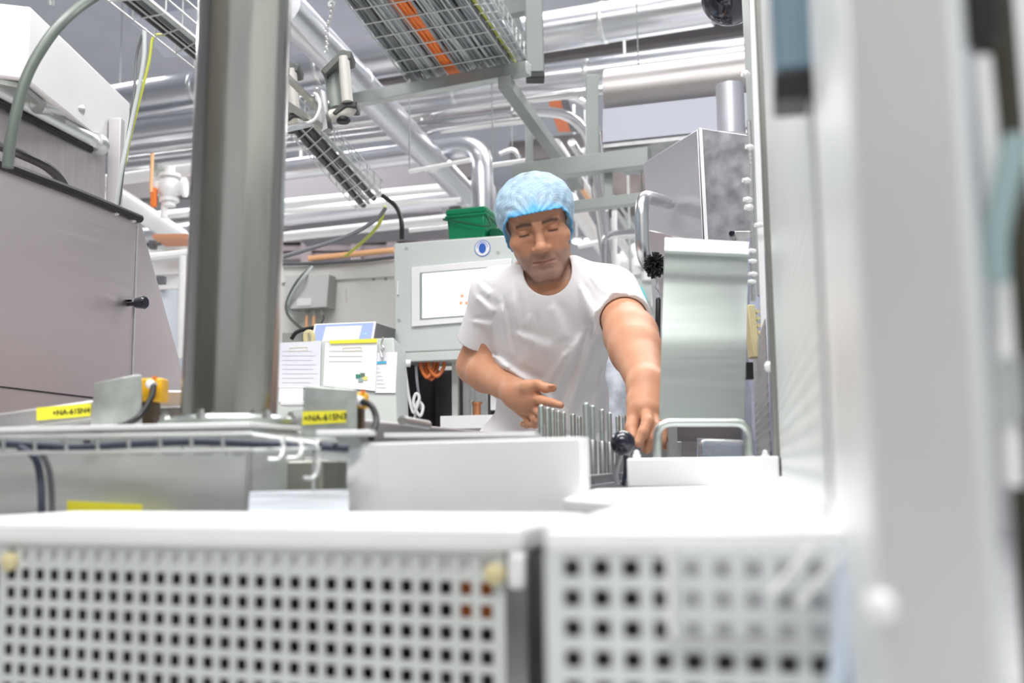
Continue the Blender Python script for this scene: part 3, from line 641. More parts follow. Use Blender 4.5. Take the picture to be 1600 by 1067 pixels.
# more thin pipes deep in the hall
far = [((440, 330), (720, 312), 8, 'thin far pipe passing between elbow pipe and bucket'), ((640, 268), (735, 250), 7, 'thin far pipe behind the diagonal pipe'),
       ((770, 258), (830, 250), 8, 'thin far pipe between elbow pipe and ceiling strut'), ((640, 360), (720, 352), 7, 'thin far pipe just behind the bucket'),
       ((905, 385), (1010, 362), 8, 'thin far pipe beside the big grab handle')]
for p0, p1, w, lb in far: pipe(lb, [p0, p1], 2.2, w, white_p, name='far_pipe')
MB().tube(smooth_path([P(780, 240, 6), P(800, 234, 6), P(810, 244, 6), P(818, 275, 6)]), 0.016, 10).build('bent_tube', pipe_m, label='small bent tube between elbow pipe and ceiling strut', cat='pipe')
MB().tube(smooth_path([P(945, 440, 4.4), P(945, 385, 4.4), P(950, 370, 4.4), P(970, 365, 4.4), P(1005, 363, 4.4)]), 0.016, 10).build('bent_tube', pipe_m, label='bent upright tube between the shoulder and the grab handle', cat='pipe')
for x, y0, y1, w, lb in ((960, 330, 450, 9, 'upright white tube between shoulder and grab handle'), (948, 250, 330, 5, 'slim upright tube beside the far strut post')):
    MB().tube([P(x, y0, 5.0), P(x, y1, 5.0)], w / 2 * 5.0 / F, 10).build('upright_tube', white_p, label=lb, cat='pipe')

# ducts
dq = thing('bent_duct', 'grey sheet metal duct with half round top behind the control cabinet', 'duct', P(1060, 200, 4.2))
z1 = 2.35
a, b_ = PH(950, 150, 2.42), PH(1190, 122, 2.42)
MB().tube([a, b_], 0.105, 32).build('round_top', M('dull_steel_duct', (0.42, 0.40, 0.395), 0.45, 0.8, brush=(4, 4, 40)), dq)
t_ = (b_ - a).normalized(); nb = V(-t_.y, t_.x, 0)
L_ = (b_ - a).length
p0 = a - Z * 0.09 - nb * 0.11
MB().prism([p0, p0 + nb * .3, p0 + nb * .3 - Z * .14, p0 - nb * 0.02 - Z * .14], t_ * L_).build('sloped_apron', duct_m, dq)
p1 = a - Z * 0.23 - nb * 0.12
MB().prism([p1, p1 + nb * .42, p1 + nb * .42 - Z * .02, p1 - Z * .02], t_ * L_).build('bottom_flange', steel_d, dq)
for i, (pts, z, lab) in enumerate(()):
    q = [P(x, y, 6.5) for x, y in pts]
    MB().prism(q, V(0, 1.2, 0)).build('ceiling_duct', duct_m, label=lab, cat='duct')
MB().prism([P(200, 26, 5.6), P(560, -20, 5.2), P(560, -60, 5.2), P(200, -40, 5.6)], V(0, 0.6, 0)).build('ceiling_duct', duct_m, label='long bluish grey duct along the ceiling beyond the column', cat='duct')
thing_hd = thing('hanging_duct', 'dull grey duct hanging deep behind the elbow pipe', 'duct', P(560, 300, 7.6))
for x in (470, 660):
    q = P(x, 262, 7.6); MB().tube([q - Z * .1, V(q.x, q.y, 4.7)], .01, 8).build('hanger_rod', galv, thing_hd)
MB().prism([P(440, 268, 7.4), P(690, 250, 7.2), P(690, 330, 7.2), P(440, 345, 7.4)], V(0, 0.9, 0)).build('duct_body', M('mid_grey_duct', (0.20, 0.19, 0.205), 0.6, 0.1), thing_hd)
MB().lathe(P(1143, 212, 2.95), Z, [(0, 0.040), (0.15, 0.040)], 32).build('exhaust_stub', M('exhaust_grey', (0.60, 0.60, 0.65), 0.35, 0.6), label='grey round exhaust stub standing on the control cabinet', cat='pipe')
MB().ball(P(1140, -5, 2.2), 0.062, 18).build('black_dome', black_g, label='glossy black dome high above the control cabinet', cat='dome')

# ------------------------------------------------------------------ big wire basket with its cables
zb = 2.38
frame_m = M('frame_green_grey', (.40, .435, .415), .45, scale=6, var=.05)
galv_d = M('dull_galvanised', (.30, .32, .31), .6, .3, scale=18, var=.1)
bl_, br_ = PH(640, 131, zb), PH(800, 103, zb)
bl2, br2 = PH(490, -60, zb), PH(665, -90, zb)
bk = thing('wire_basket', 'wide overhead wire basket full of grey and orange cables', 'cable tray', (bl_ + br2) / 2)
bb = MB(); rr = 0.0028; up = Z * 0.08
nl = 6
for k in range(nl): bb.tube([bl_.lerp(br_, k / (nl - 1)), bl2.lerp(br2, k / (nl - 1))], rr, 6)
for e, f in ((bl_, bl2), (br_, br2)):
    for hh in (0.5, 1.0): bb.tube([e + up * hh, f + up * hh], rr, 6)
bb.build('long_wires', wire_m, bk)
L_ = (bl2 - bl_).length; nx = int(L_ / 0.1)
for k in range(nx + 1):
    s = k / nx; p, q = bl_.lerp(bl2, s), br_.lerp(br2, s)
    MB().tube([p + up, p, q, q + up], rr, 6).build('cross_wire', wire_m, bk)
random.seed(11)
nc = 40
for k in range(nc):
    s = (k + 0.5) / nc; org_ = 14 <= k <= 19
    mt = orange if org_ else random.choice([grey_cb, grey_cb, grey_cb2, grey_cb2, pale_cb, hose_m])
    j = [random.uniform(-.012, .012) for _ in range(6)]
    r_ = random.uniform(0.0048, 0.0068) if not org_ else 0.0062
    sh = (0.025 if org_ else 0)
    pts = [bl_.lerp(br_, min(.985, max(.015, s + sh * (1 - i / 5) + j[i]))).lerp(bl2.lerp(br2, min(.985, max(.015, s + sh * (1 - i / 5) + j[i]))), i / 5) + Z * (0.010 + random.uniform(0, .012)) for i in range(6)]
    MB().tube(smooth_path(pts, 3), r_, 8).build('basket_cable', mt, label='orange cable lying in the wide overhead wire basket' if org_ else 'grey cable lying in the wide overhead wire basket', cat='cable',
        group='orange cables in the wire basket' if org_ else 'grey cables in the wire basket')
for k in range(26):
    s = (k + .5) / 26; j = [random.uniform(-.015, .015) for _ in range(4)]
    MB().tube(smooth_path([bl_.lerp(br_, min(.98, max(.02, s + j[i]))).lerp(bl2.lerp(br2, min(.98, max(.02, s + j[i]))), i / 3) + Z * .036 for i in range(4)], 3), .0085, 8).build('basket_cable', grey_cb2 if k % 3 else grey_cb,
        label='grey cable lying in the wide overhead wire basket', cat='cable', group='grey cables in the wire basket')
# second smaller tray right of it
t2 = wire_tray('ceiling_wire_tray', 'narrow overhead wire tray beside the wide basket', PH(800, 98, 2.40), PH(822, 92, 2.40), PH(690, -60, 2.40), PH(735, -60, 2.40), 3, 0.0025, 12)
for k in range(3):
    MB().tube([PH(805 + 6 * k, 95 - 2 * k, 2.415), PH(700 + 12 * k, -60, 2.415)], 0.007, 8).build('tray_cable', (yel_grn, pale_cb, grey_cb)[k], label=('yellow green', 'pale', 'mid grey')[k] + ' cable lying in the narrow tray beside the wide basket', cat='cable')
for k in range(9):
    s = k / 8; MB().tube(smooth_path([PH(745 + 50 * s, 8 + 4 * s, 2.9), PH(800 + 12 * s, 40 - 10 * s, 2.8), PH(835 - 10 * s, 105 - 10 * s, 2.65)]), 0.006, 8).build('loose_cable', pale_cb if k % 2 else grey_cb, label='loose grey cable bunched behind the square hanger', cat='cable', group='loose cables behind the hanger')
# strut frame that carries the basket
def bar(name, label, p, q, w, h, mat=galv, cat='strut', upv=Z, extra=None):
    d = (q - p).normalized(); s = d.cross(upv); s = s.normalized() if s.length > .05 else V(1, 0, 0); u = s.cross(d).normalized()
    b = MB().pbox(p - s * w / 2 - u * h / 2, q - p, s * w, u * h)
    return b.build(name, mat, label=label, cat=cat, bevel=0.002)
p = PH(553, 157, 2.34); q = PH(826, 107, 2.34)
bar('cross_strut', 'long square steel strut carrying the wide wire basket', p, q, 0.045, 0.045)
hp = thing('square_hanger', 'square steel hanger post with black end cap beside the wide basket', 'hanger', P(836, 118, 3.75))
hq = P(837, 112, 3.75)
MB().pbox(hq - V(.034, .0, 0), V(.066, 0, 0), V(0, .066, 0), V(-0.01, 0, 2.05) * 0.9).build('post', galv_d, hp, bevel=0.004)
MB().pbox(hq - V(.035, .001, 0.022), V(.068, 0, 0), V(0, .068, 0), Z * 0.022).build('end_cap', black, hp, bevel=0.003)
for (y, z_, lab) in ((10, 2.75, 'upper short cross bar fixed to the square hanger'), (64, 2.58, 'lower short cross bar fixed to the square hanger')):
    bar('cross_bar', lab, PH(768, y + 10, z_), PH(834, y - 2, z_), 0.05, 0.06, galv_d)
bar('ceiling_strut', 'dull steel strut slanting back under the clad pipes', PH(788, 128, 2.28), PH(905, 290, 2.28), 0.045, 0.045, galv_d)
bar('frame_beam', 'level grey green frame beam just above the hairnet', PH(805, 272, 2.12), PH(1015, 246, 2.12), 0.06, 0.07, frame_m)
bar('frame_beam', 'lower level frame beam beside the hairnet', PH(893, 324, 1.95), PH(1010, 310, 1.95), 0.05, 0.04, frame_m)
zc = PH(805, 272, 2.12).y
for (x, y0, y1, Y, w, lb) in ((827, 178, 258, zc, 13, 'slim upright frame post above the hairnet'), (925, 120, 250, zc - .1, 20, 'broad upright frame post beside the half round duct'), (950, 255, 312, zc - .1, 14, 'short upright frame post below the level beam')):
    bar('frame_post', lb, P(x, y1, Y), P(x, y0, Y), w * Y / F, w * Y / F, frame_m, cat='post', upv=V(0, 1, 0))
# far orange cables under the strut
random.seed(5)
for k in range(8):
    x = 862 + 4 * k; MB().tube(smooth_path([PH(x - 8, 138, 3.0), PH(x, 170, 3.0), PH(x + 12, 205, 3.0)]), 0.007, 6).build('far_cable', orange if k < 5 else grey_cb2, label='orange cable in the far tray between the strut posts' if k < 5 else 'dark cable in the far tray between the strut posts', cat='cable', group='orange far cables' if k < 5 else 'dark far cables')

# ------------------------------------------------------------------ lantern-shaped fans on an arm
arm = thing('fan_arm', 'steel bracket arm reaching past the column to the lantern fan', 'bracket', P(480, 190, 2.7))
qa = P(445, 112, 2.61); MB().tube([qa, V(qa.x, qa.y, 4.7)], .012, 8).build('hanger_rod', galv, arm)
MB().tube([P(500, 165, 2.71), P(512, 165, 2.73), P(522, 150, 2.74)], .008, 8).build('fan_clamp', steel_d, arm)
for a_, b_, c_ in ((P(440, 112, 2.6), P(497, 168, 2.7), 0), (P(440, 158, 2.6), P(505, 200, 2.7), 0)):
    MB().tube([a_, b_], 0.0095, 4).build('arm_bar', M('olive_arm', (0.48, 0.47, 0.42), 0.4, 0.9), arm)
MB().prism([P(492, 150, 2.69), P(502, 140, 2.69), P(512, 200, 2.69), P(503, 205, 2.69)], V(0.01, 0.02, 0)).build('end_plate', steel_d, arm)
MB().tube(smooth_path([P(465, 188, 2.66), P(478, 192, 2.66), P(492, 186, 2.66), P(500, 168, 2.66), P(496, 150, 2.66), P(490, 146, 2.66)]), 0.0045, 8).build('loop_cable', white_p, arm)
MB().lathe(P(494, 141, 2.68), V(1, 0.2, 0), [(0, 0.010), (0.003, 0.011), (0.006, 0.010)], 14).build('ring', steel, arm)
MB().tube([P(440, 204, 2.6), P(500, 190, 2.7)], 0.008, 8).build('foot_bar', alum, arm)
def lantern(label, x, y, s, Y):
    q = lambda dx, dy, e=0: P(x + dx * s, y + dy * s, Y + e)
    t = thing('lantern_fan', label, 'fan', q(25, 100))
    pr = lambda pts, e, d: MB().prism([q(a, b, e) for a, b in pts], V(0, d, 0))
    pr([(0, 34), (26, 8), (34, 0), (50, 4), (49, 16), (30, 20), (8, 42)], 0, 0.07).build('top_cap', M('cap_grey', (0.10, 0.11, 0.10), 0.4), t, bevel=0.004)
    MB().tube([q(18, 30, .05), q(26, 94, .04)], 0.0225 * s, 20).build('grey_barrel', M('barrel_grey', (0.26, 0.29, 0.27), 0.4), t)
    MB().tube([q(37, 14, .01), q(43, 84, .0)], 0.0150 * s, 20).build('pale_tube', M('pale_tube_grey', (0.56, 0.55, 0.51), 0.4), t)
    pr([(18, 100), (37, 80), (58, 80), (57, 92), (40, 92), (24, 104)], 0, 0.07).build('lower_cap', M('cap_black', (0.05, 0.05, 0.05), 0.4), t, bevel=0.004)
    MB().tube(round_path([q(4, 108, .02), q(44, 100, .02), q(50, 88, .02)], .02), 0.017 * s, 18).build('elbow', M('elbow_grey', (0.60, 0.58, 0.52), 0.4), t)
    MB().lathe(q(36, 106, .025), -Z, [(0, 0.019 * s), (0.012, 0.02 * s), (0.018, 0.015 * s)], 20).build('nozzle', black, t)
    return t
lantern('grey lantern shaped fan hanging in the gap between column and wide basket', 500, 76, 1.0, 2.7)
lantern('second lantern shaped fan mostly hidden by the column', 420, 96, 0.95, 2.75)
ch = thing('ball_chain', 'thin chain hanging from the wide basket to the lantern fan', 'chain', P(512, 60, 2.75))
b = MB()
for k in range(20):
    s = k / 19; q = P(518 - 10 * s + 2 * math.sin(9 * s), 6 + 76 * s, 3.0)
    b.lathe(q, V(0.3 * (-1) ** k, 1, .2), [(-0.0025, 0.003), (0, 0.006), (0.0025, 0.003)], 6)
b.build('chain_links', alum, ch)
MB().lathe(P(518, 6, 3.0), V(0, 1, 0), [(0, 0.012), (0.004, 0.012)], 12).build('eye', galv, ch)

# hanging narrow tray with black cables (centre left)
zh = 2.02
A1, B1 = PH(440, 195, zh), PH(468, 168, zh); A2, B2 = PH(545, 318, zh), PH(606, 306, zh)
wire_tray('ceiling_wire_tray', 'narrow wire tray slanting down from the lantern fan to the operator panel', A1, B1, PH(560, 330, zh), PH(600, 306, zh), 2, 0.0022, 10)
for k, s in enumerate((0.2, 0.4, 0.62, 0.85)):
    s0, s1 = A1.lerp(B1, s) + Z * .014, PH(560, 330, zh).lerp(PH(600, 306, zh), s) + Z * .014
    MB().tube([s0, s1], (0.013, 0.009, 0.012, 0.007)[k], 8).build('tray_cable', (black, grey_cb2, black, pale_cb)[k],
        label=('thick black cable along one edge of the slanting tray', 'dark grey cable in the slanting tray', 'thick black cable along the middle of the slanting tray', 'pale cable in the slanting tray')[k], cat='cable')
MB().tube(smooth_path([P(598, 306, 3.6), P(618, 322, 3.55), P(627, 345, 3.5), P(628, 374, 3.5)]), 0.0078, 10).build('drop_cable', black, label='black cable dropping into the top of the operator panel', cat='cable')
MB().tube(smooth_path([P(602, 326, 3.5), P(585, 345, 3.45), P(540, 370, 3.3), P(440, 402, 3.0), P(380, 420, 2.9)]), 0.0065, 10).build('sagging_cable', grey_cb2, label='thick dark cable sagging from the slanting tray to the column', cat='cable')
MB().tube(smooth_path([P(602, 322, 3.6), P(592, 350, 3.65), P(570, 375, 3.8), P(540, 400, 3.9)]), 0.006, 8).build('sagging_cable', yel_grn, label='yellow green wire sagging from the slanting tray', cat='cable')

# added dark bars standing for the shaded gaps between the pipes
for lb, p, q, w, h in (('added dark bar for the gap deep behind the elbow pipe', P(180, 300, 8.2), P(760, 262, 7.8), .1, .16), ('added dark bar for the gap behind the slim pipes over the wire tray', P(180, 232, 8.4), P(820, 178, 7.6), .1, .10),
                       ('added dark bar for the gap behind the white pipes over the cream housing', P(180, 360, 8.8), P(760, 322, 8.2), .1, .12), ('added dark bar for the gap behind the level frame beam', P(800, 240, 8.0), P(1100, 205, 7.4), .1, .16),
                       ('added dark bar for the gap between the clad pipes', P(560, 128, 8.5), P(1180, 40, 7.6), .1, .10)):
    bar('gap_shade_bar', lb, p, q, w, h, M('gap_shade_dark', (0.17, 0.155, 0.16), 0.6, 0.1), cat='beam')

MB().prism([P(952, 258, 6.2), P(1080, 246, 6.0), P(1080, 302, 6.0), P(952, 310, 6.2)], V(0, .5, 0)).build('brown_backing', M('brown_grey_backing', (.20, .175, .17), .5, .3, scale=8, var=.3), label='added brown grey backing between the level frame beams beside the control cabinet', cat='duct')  # backing box added to darken the zone between the frame beams
# ------------------------------------------------------------------ operator panel with screen
hl = P(615, 380, 3.45); hr = PH(806, 366, hl.z)
hu = (hr - hl); hw = hu.length; hu.normalize(); hn_ = V(-hu.y, hu.x, 0)       # away from the viewer
hh = hl.z - P(615, 552, 3.45).z
op = thing('operator_panel', 'pale green grey operator panel with touch screen behind the worker', 'control panel', V(*(hl + hr).xy / 2, 0) if False else V((hl.x + hr.x) / 2, (hl.y + hr.y) / 2, 0))
MB().pbox(hl, hu * hw, hn_ * 0.24, -Z * hh).build('housing', palegreen, op, bevel=0.006)
MB().pbox(hl - Z * hh + hu * 0.02, hu * (hw - 0.03), hn_ * 0.2, -Z * 0.03).build('lower_rail', palegreen, op, bevel=0.003)
def onp(px, py, off=0.0):       # pixel on the panel face
    d = ray(px, py); nn = hn_; t = ((hl - CAM).dot(nn) - off) / d.dot(nn); return CAM + d * t
MB().prism([onp(644, 418), onp(800, 404), onp(800, 498), onp(644, 511)], -hn_ * 0.008).build('screen_bezel', white_p, op, bevel=0.002)
sb_ = MB().prism([onp(656, 426, .008), onp(790, 415, .008), onp(790, 490, .008), onp(656, 500, .008)], -hn_ * 0.001).build('screen_border', M('screen_border_grey', (0.30, 0.35, 0.36), 0.4), op)
MB().prism([onp(660, 428, .009), onp(788, 417, .009), onp(788, 488, .009), onp(660, 497, .009)], -hn_ * 0.0008).build('lit_display', screen, op)
for x, y in ((722, 463), (720, 474), (729, 474), (736, 462)):
    MB().prism([onp(x - 2.5, y - 3, .0098), onp(x + 2.5, y - 3.4, .0098), onp(x + 2.5, y + 2, .0098), onp(x - 2.5, y + 2.3, .0098)], -hn_ * 0.0005).build('display_mark', scr_red, op)
c = onp(754, 388)
MB().lathe(c, -hn_, [(0, 0.027), (0.0015, 0.027)], 32).build('ear_sign_rim', blue, op)
MB().lathe(c - hn_ * .0015, -hn_, [(0, 0.0245), (0.0006, 0.0245)], 32).build('ear_sign_disc', white_p, op)
def disc(c0, ru, rv, mt, nm, off):
    b = MB(); b.prism([c0 - hn_ * off + hu * ru * math.cos(k * math.pi / 12) + Z * rv * math.sin(k * math.pi / 12) for k in range(24)], -hn_ * 0.0006); return b.build(nm, mt, op)
disc(c, 0.0125, 0.017, blue, 'ear_sign_head', 0.0021)
b = MB()
arc = [c - hn_ * 0.0025 + hu * 0.0175 * math.cos(q) + Z * (0.020 * math.sin(q) + .001) for q in [math.pi * k / 12 for k in range(13)]]
b.tube(arc, 0.0012, 6); b.build('ear_sign_band', blue, op)
for s_ in (-1, 1): disc(c + hu * 0.0165 * s_ - Z * .004, 0.004, 0.008, white_p, 'ear_sign_cup', 0.0028)
for x, y in ((778, 394), (635, 388), (624, 500)):
    MB().lathe(onp(x, y), -hn_, [(0, 0.006), (0.002, 0.006)], 12).build('panel_lock', alum, op)
MB().pbox(onp(621, 440), hu * 0.006, -hn_ * 0.006, -Z * 0.045).build('hinge', white_p, op, bevel=0.001)
# lower cabinet with open front
lc = thing('open_cabinet', 'open steel cabinet with hoses inside below the operator panel', 'cabinet', V(WL[op.name].x, WL[op.name].y + .1, 0))
o_ = hl - Z * (hh + 0.03)
MB().pbox(o_ + hn_ * 0.34 + hu * 0.01, hu * (hw + .1), hn_ * 0.01, -Z * (o_.z - 0.02)).build('back', M('plum_back', (0.30, 0.27, 0.29), 0.35, 0.7, scale=8, var=0.3), lc)
MB().pbox(o_ + hu * 0.012, hu * 0.012, hn_ * 0.34, -Z * (o_.z - 0.02)).build('side', dark, lc)
MB().pbox(o_ + hu * (hw + .05), hu * 0.012, hn_ * 0.34, -Z * (o_.z - 0.02)).build('side', steel_d, lc)
MB().pbox(o_ + hu * 0.16 + hn_ * .12, hu * 0.02, hn_ * 0.02, -Z * 0.35).build('upright', cream, lc)
MB().pbox(o_ + hu * 0.19 + hn_ * .14, hu * 0.09, hn_ * 0.03, -Z * 0.40).build('inner_plate', steelh, lc, bevel=0.003)
MB().pbox(o_ + hu * 0.30 + hn_ * .10, hu * 0.10, hn_ * 0.02, -Z * 0.16).build('white_plate', white_p, lc)
br0 = P(688, 650, 3.30)
MB().pbox(br0, hu * 0.30, hn_ * 0.16, -Z * 0.04).build('bottom_rail', white_p, lc)
for k, (x0, x1, dy, dp) in enumerate(((657, 678, 24, .05), (664, 684, 27, .06), (670, 694, 22, .04))):
    MB().tube(smooth_path([P(x0, 564, 3.42 + dp), P(x0 + 1, 575, 3.41 + dp), P((x0 + x1) / 2, 566 + dy, 3.40 + dp), P(x1 - 1, 575, 3.41 + dp), P(x1, 562, 3.42 + dp)]), 0.0062, 8).build(
        'orange_loop', M('dark_orange_hose', (0.62, 0.16, 0.04), 0.45), label=('first', 'second', 'third')[k] + ' looped orange hose under the operator panel, counting from its hinge side', cat='hose')
MB().tube(smooth_path([P(632, 570, 3.42), P(636, 600, 3.42), P(640, 625, 3.42), P(647, 645, 3.40), P(655, 622, 3.40), P(650, 615, 3.40), P(646, 630, 3.40), P(656, 650, 3.40), P(661, 635, 3.41), P(652, 628, 3.41), P(648, 655, 3.42)]), 0.0050, 8).build(
    'white_coil', white_p, label='white cable dropping into coils inside the open cabinet', cat='cable')
MB().tube(smooth_path([P(650, 572, 3.46), P(652, 600, 3.46), P(658, 640, 3.46)]), 0.0048, 8).build('grey_drop', grey_cb, label='grey cable hanging straight inside the open cabinet', cat='cable')
MB().lathe(P(631, 567, 3.40), V(1, 0, -.1), [(0, .012), (.022, .012)], 12).build('cable_socket', white_p, label='white round cable socket at the corner of the open cabinet', cat='socket')
cf = br0 + hu * .105 + hn_ * .05
MB().lathe(V(cf.x, cf.y, br0.z), Z, [(0, .012), (.036, .012), (.037, .017), (.043, .017)], 14).build('copper_fitting', copper, label='small copper pipe fitting beside the worker hip', cat='fitting')
cf = br0 + hu * .088 + hn_ * .05
MB().lathe(V(cf.x, cf.y, br0.z), Z, [(0, .006), (.044, .006), (.045, .009), (.05, .009)], 12).build('steel_fitting', steel, label='slim steel fitting beside the copper one', cat='fitting')

# green bucket on the panel
gb = thing('green_bucket', 'green plastic bucket with lid standing on the operator panel', 'bucket', P(736, 371, 3.6))
gl, gr = P(701, 371, 3.55), P(760, 368, 3.50)
gl.z = gr.z = hl.z + 0.002
def ring4(sc, z):
    cx = (gl + gr) / 2 + hn_ * 0.06; u_ = (gr - gl).normalized(); hw_ = (gr - gl).length / 2
    return [cx + u_ * sx * hw_ * sc + hn_ * sy * 0.075 * sc + Z * z for sx, sy in ((-1, -1), (1, -1), (1, 1), (-1, 1))]
b = MB(); A_, B_ = ring4(0.92, 0), ring4(1.04, 0.115)
b.add(A_ + B_, [(3, 2, 1, 0), (4, 5, 6, 7), (0, 1, 5, 4), (1, 2, 6, 5), (2, 3, 7, 6), (3, 0, 4, 7)]); b.build('tub', green, gb, bevel=0.008)
MB().prism(ring4(1.10, 0.098), Z * 0.010).build('rim', green, gb, bevel=0.004)
MB().prism(ring4(1.07, 0.108), Z * 0.022).build('lid', green, gb, bevel=0.006)
e = ring4(1.14, 0.085)
MB().tube(smooth_path([e[1] + Z * .01, e[1] - Z * .03 - hn_ * .01 + hu * .01, (e[0] + e[1]) / 2 - Z * .012 - hn_ * 0.012, e[0] + Z * .01]), 0.0042, 8).build('bail_handle', M('dark_green', (0, 0.10, 0.045), 0.35), gb)
MB().pbox(ring4(1.0, .06)[1] + hn_ * .03, hu * 0.075, hn_ * 0.08, -Z * 0.05).build('side_scoop', M('dark_green', (0, 0.10, 0.045), 0.35), gb, bevel=0.01)

# ------------------------------------------------------------------ cream housing behind, its trunking and boxes
cl = P(170, 436, 4.25); cr = PH(650, 406, cl.z)
cu2 = (cr - cl); cwid = cu2.length; cu2.normalize(); cn2 = V(-cu2.y, cu2.x, 0)
ch_ = thing('cream_housing', 'long cream machine housing behind the column and the document board', 'machine housing', V(cl.x + .4, cl.y, 0))
MB().pbox(cl, cu2 * cwid, cn2 * 0.8, -Z * cl.z).build('housing_body', cream, ch_, bevel=0.004)
MB().pbox(cl + Z * 0.004 - cn2 * 0.014, cu2 * cwid, cn2 * 0.07, -Z * 0.065).build('top_trunking', cream, ch_, bevel=0.003)
def onc(px, py, off=0.0):
    d = ray(px, py); t = ((cl - CAM).dot(cn2) - off) / d.dot(cn2); return CAM + d * t
b = MB(); b.pbox(onc(540, 452), cu2 * .006, -cn2 * .002, -Z * .05); b.build('scuff', M('scuff_beige', (0.70, 0.68, 0.64), .6), ch_)
for x in (584, 603): MB().lathe(onc(x, 436), -cn2, [(0, .006), (.002, .006)], 10).build('rivet', greybox_d, ch_)
for k in range(3):
    MB().tube([onc(482, 410 - 1.5 * k, 0.03 - .015 * k) + Z * .012, onc(616, 397 - 1.5 * k, 0.03 - .015 * k) + Z * .012], 0.0075, 8).build('orange_bundle', orange_l, label='pale orange cable strapped along the top of the cream housing', cat='cable', group='pale orange cables on the housing')
MB().tube(smooth_path([onc(440, 412, .03), onc(480, 412, .03), onc(560, 408, .03), onc(616, 402, .03)]), 0.0068, 8).build('dark_cable', grey_cb2, label='dark cable running below the pale orange cables', cat='cable')
ebx = thing('junction_box', 'grey junction box with cable glands on the cream housing', 'junction box', onc(480, 482, .05))
e0, e1 = onc(448, 431, .075), onc(515, 428, .075); e2 = onc(512, 480, .075); e3 = onc(446, 484, .075)
MB().prism([e0, e1, e2, e3], cn2 * 0.075).build('box', greybox_d, ebx, bevel=0.004)
MB().prism([e0 - cn2 * .001, e1 - cn2 * .001 , e2 - cn2 * .001, e3 - cn2 * .001], -cn2 * 0.012).build('cover', greybox, ebx, bevel=0.003)
MB().prism([onc(464, 466, .09), onc(487, 465, .09), onc(487, 477, .09), onc(464, 478, .09)], -cn2 * .001).build('white_sticker', paper, ebx)
for k, x in enumerate((461, 480, 491, 503)):
    gl_ = MB().lathe(onc(x, 483, .05), -Z, [(0, .011), (.012, .011), (.014, .008), (.024, .008)], 12).build('cable_gland', white_p if k == 0 else greybox_d, ebx)
for k, (x, mm, lb) in enumerate(((480, orange_l, 'pale orange cable dropping from the junction box, nearer the column'), (491, orange_l, 'pale orange cable dropping from the junction box, farther from the column'))):
    MB().tube(smooth_path([onc(x, 488, .05), onc(x - 1, 505, .05), onc(x - 2, 525, .05), onc(x, 545, .05)]), .006, 8).build('gland_cable', mm, label=lb, cat='cable')
MB().tube(smooth_path([onc(486, 417, .05), onc(470, 432, .1), onc(455, 455, .1), onc(447, 478, .1), onc(452, 495, .1), onc(470, 512, .08), onc(478, 514, .05)]), .0055, 8).build('loop_cable', hose_m, label='grey green cable looping down beside the junction box', cat='cable')
MB().tube(smooth_path([onc(488, 417, .05), onc(474, 434, .11), onc(459, 456, .11), onc(450, 480, .09), onc(461, 492, .06)]), .0065, 8).build('loop_cable', pale_cb, label='pale cable looping into the junction box glands', cat='cable')
MB().tube(smooth_path([onc(503, 488, .05), onc(506, 497, .05), onc(500, 508, .05), onc(492, 516, .05)]), .004, 8).build('gland_cable', grey_cb2, label='thin dark cable curling under the junction box', cat='cable')
# tall bright cabinets seen between hood and column
MB().pbox(P(228, 388, 5.2), V(0.30, 0.02, 0), V(0, .4, 0), -Z * 1.9).build('white_locker', white_p, bevel=0.005, label='tall white cabinet far behind between hood and column', cat='cabinet')
MB().pbox(P(236, 452, 4.1), V(0.16, 0.02, 0), V(0, .05, 0), -Z * .9).build('blue_grey_board', M('pale_blue_grey', (0.68, 0.72, 0.80), .5), label='pale blue grey board between hood edge and column', cat='board')
MB().tube([P(286, 400, 4.0), P(282, 560, 4.0)], .014, 10).build('upright_pipe', white_p, label='white upright pipe close beside the column', cat='pipe')
MB().tube([P(222, 404, 4.1), P(300, 396, 4.1)], .02, 10).build('handrail', white_p, label='white horizontal handrail between hood and column', cat='handrail')
MB().pbox(P(244, 443, 4.05), V(.03, 0, 0), V(0, .03, 0), Z * .03).build('small_valve', grey_cb2, label='small dark valve knob on the pale blue grey board', cat='valve')

# label printer
lp = thing('label_printer', 'keypad terminal with blue edge and dark side standing on the document board', 'terminal', P(545, 532, 3.25))
q0, q1, q2, q3 = P(492, 508, 3.32), P(588, 504, 3.28), P(583, 534, 3.20), P(487, 536, 3.24)
dpt = V(0.045, 0.16, 0)
MB().prism([q0, q1, q2, q3], dpt).build('case', M('charcoal_case', (0.06, 0.06, 0.065), .4), lp, bevel=.003)
fn = (q1 - q0).cross(q3 - q0).normalized(); fn = fn if fn.y < 0 else -fn
MB().prism([a + fn * .001 for a in (q0, q1, q2, q3)], fn * .004).build('front_rim', white_p, lp, bevel=.001)
L2 = lambda s, t: (q0.lerp(q1, s)).lerp(q3.lerp(q2, s), t)
MB().prism([L2(.03, .08) + fn * .005, L2(.97, .08) + fn * .005, L2(.97, .95) + fn * .005, L2(.03, .95) + fn * .005], fn * .001).build('keypad', lblue, lp)
MB().prism([L2(.20, .22) + fn * .006, L2(.79, .22) + fn * .006, L2(.77, .99) + fn * .006, L2(.18, .99) + fn * .006], fn * .001).build('white_sheet', paper_l, lp)
MB().lathe(L2(.87, .68) + fn * .006, fn, [(0, .005), (.002, .004)], 12).build('button', M('light_blue_button', (.35, .75, .9), .3), lp)
MB().pbox(onc(441, 520, .06), V(.075, 0, 0), V(0, .06, 0), -Z * .06).build('dark_box', greybox_d, label='small dark box on the cream housing by the column', cat='box')
